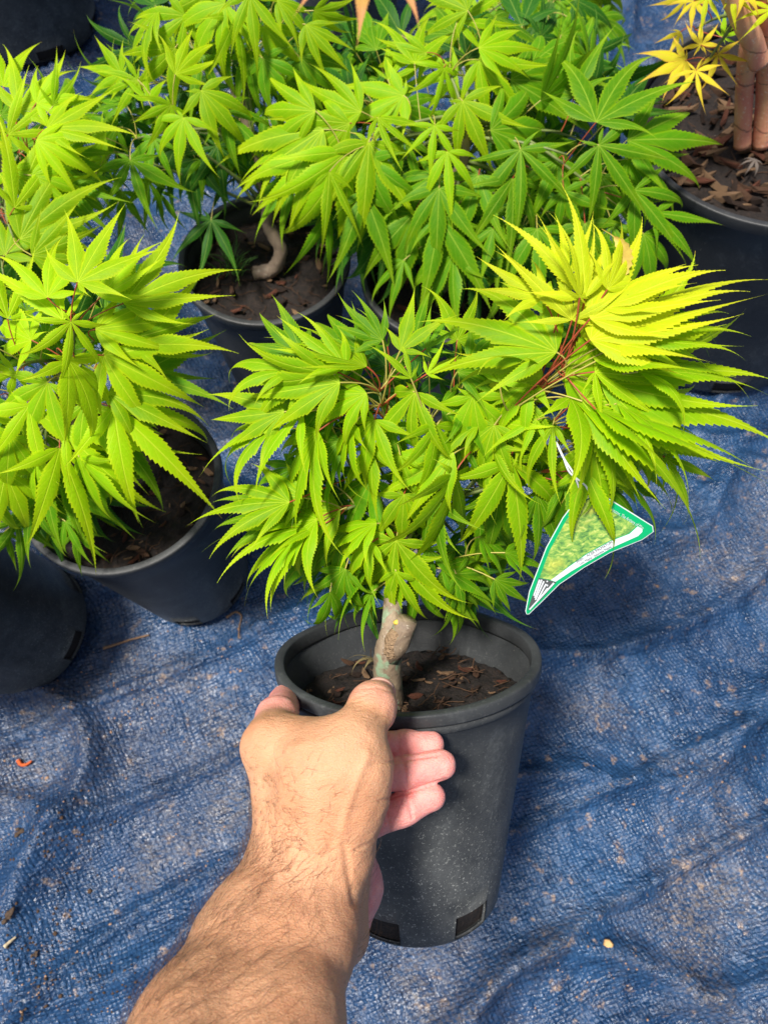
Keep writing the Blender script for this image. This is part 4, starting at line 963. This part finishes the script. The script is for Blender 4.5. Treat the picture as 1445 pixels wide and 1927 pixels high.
# ------------------------------------------------------------------ bits lying on the tarp and soil
rc = random.Random(12)
def on_floor(u, v, lift=.001):
    p = floor_pt(u, v); return Vector((p.x, p.y, tarp_h(p.x, p.y) + lift))
def lump(vs, fs, c, r, rnd, flat=.6):
    b = len(vs); n = 6
    for (zz_, k) in ((-.5, .7), (.1, 1), (.6, .6)):
        for i in range(n):
            a = 2 * math.pi * i / n; q = rnd.uniform(.6, 1.2) * r * k; vs.append(c + Vector((math.cos(a) * q, math.sin(a) * q, zz_ * r * flat)))
    for j in range(2):
        for i in range(n): fs.append((b + j * n + i, b + j * n + (i + 1) % n, b + (j + 1) * n + (i + 1) % n, b + (j + 1) * n + i))
    fs.append(tuple(b + 2 * n + i for i in range(n)))
for nm, mt, cnt, zones, rr in (('soil_crumbs', plain('soil_crumb', (.075, .045, .028), .85, .2, .5, 500, .001), 240, ((100,1640,90,150),(60,1800,60,90),(120,1560,60,60),(200,1850,60,50)), (.0004, .0017)),
    ('bark_crumbs', plain('bark_crumb', (.36, .22, .14), .8, .2, .5, 500, .001), 420, ((90,1480,110,90),(260,1330,170,90),(400,1225,110,40),(200,1290,120,60),(1280,1500,140,120),(1100,1820,200,60),(350,1650,140,140),(1200,1080,120,60),(90,1850,110,60)), (.0004, .0013))):
    vs = []; fs = []
    for k in range(cnt):
        z = rc.choice(zones); u, v = rc.gauss(z[0], z[2] * .6), rc.gauss(z[1], z[3] * .6)
        if 470 < u < 1000 and v > 1130 : continue
        lump(vs, fs, on_floor(u, v, 0), rc.uniform(*rr) * (1.0 if rc.random() < .9 else 1.5), rc)
    o = link(nm, mesh(nm, vs, fs, mt)); tag(o, 'scattered crumbs of ' + ('dark soil' if nm[0] == 's' else 'pale bark') + ' on the blue tarp', kind='stuff')
def single(name, label, cat, u, v, r, col, stretch=1., ang=0, flat=.6):
    vs = []; fs = []
    if cat == 'soil clod':
        for _ in range(11): lump(vs, fs, Vector((rc.gauss(0, .5) * r, rc.gauss(0, .4) * r, rc.uniform(0, .25) * r)), r * rc.uniform(.2, .5), rc, .6)
    else: lump(vs, fs, Vector((0, 0, 0)), r, rc, flat)
    o = link(name, mesh(name, vs, fs, plain(name + '_surface', col, .8, .3, .5, 400, .001)))
    o.matrix_world = Matrix.Translation(on_floor(u, v, r * flat * .5)) @ Matrix.Rotation(ang, 4, 'Z') @ Matrix.Diagonal((stretch, 1, 1, 1)); tag(o, label, cat)
single('pale_seed', 'small tan seed lying alone on the tarp right of the pot', 'seed', 1137, 1775, .0042, (.62, .38, .16), 1.3, -.9)
single('soil_clod', 'dark clod of soil on the tarp at the bottom left', 'soil clod', 55, 1899, .0042, (.06, .04, .028), 1.2, 1.4, .8)
single('soil_clod', 'flat crumbly brown clod near the left edge of the tarp', 'soil clod', 28, 1718, .0055, (.07, .045, .03), 1.3, 1.0, .35)
single('soil_clod', 'brown clod on the tarp above the flat crumbly one', 'soil clod', 38, 1567, .0045, (.07, .045, .03), 1.5, .4, .35)
single('soil_clod', 'brown clod between the tarp crease and the bottom left seed husks', 'soil clod', 62, 1802, .0038, (.07, .045, .03), 1.4, 1.2, .35)
def twig(name, label, cat, pix, r, mat):
    pts = catmull([on_floor(u, v, r + .001) for u, v in pix], 5); b = pts[0].copy(); vs, fs = tube_geo([p - b for p in pts], [r * (1 - .5 * i / (len(pts) - 1)) for i in range(len(pts))], 6, wob=.2, rnd=rc)
    o = link(name, mesh(name, vs, fs, mat)); o.location = b; tag(o, label, cat)
twig('dry_twig', 'curved dry twig on the tarp beneath the left pot', 'twig', [(190,1217),(215,1208),(245,1199),(278,1192)], .0016, M_CHIP[3])
twig('dry_twig', 'forked pale root beside the left pot base', 'twig', [(425,1160),(443,1152),(455,1160),(450,1178),(452,1205)], .0012, M_CHIP[3])
twig('straw_piece', 'cream straw fragment at the bottom left of the tarp', 'straw', [(20,1780),(28,1770),(36,1762)], .0018, plain('straw', (.62, .50, .32), .7))
M_SCRAP = plain('orange_dry_petal', (.55, .10, .02), .7)
twig('leaf_scrap', 'small orange leaf scrap at the left of the tarp', 'leaf scrap', [(30,1428),(34,1437),(44,1437),(54,1430)], .0022, M_SCRAP)
# dried leaf lying on the soil of the main pot
def dry_leaf(M, label, size, mt, kind='widem'):
    o = bpy.data.objects.new('dry_leaf', LEAF[kind][1]); COL.objects.link(o); o.matrix_world = M @ Matrix.Diagonal((size, size, size, 1))
    o.material_slots[0].link = 'OBJECT'; o.material_slots[0].material = mt; tag(o, label, 'dry leaf')
M_DRY = plain('dried_leaf_tan', (.26, .20, .09), .7, .3, .4, 200, .0005); M_DRYG = plain('dried_leaf_grey', (.16, .13, .11), .7, .3, .3, 200, .0005)
dry_leaf(MM @ Matrix.Translation((-.022, .035, HM - .020)) @ Matrix.Rotation(2.2, 4, 'Z') @ Matrix.Rotation(.5, 4, 'X'), 'curled olive dry leaf on the soil behind the grafted trunk', .024, M_DRY, 'fanh')
dry_leaf(Matrix.Translation(P(1420, 300, .655)) @ Matrix.Rotation(2.6, 4, 'Z'), 'shrivelled grey leaf on the bark mulch at the foot of the salmon stems', .020, M_DRYG, 'wideh')
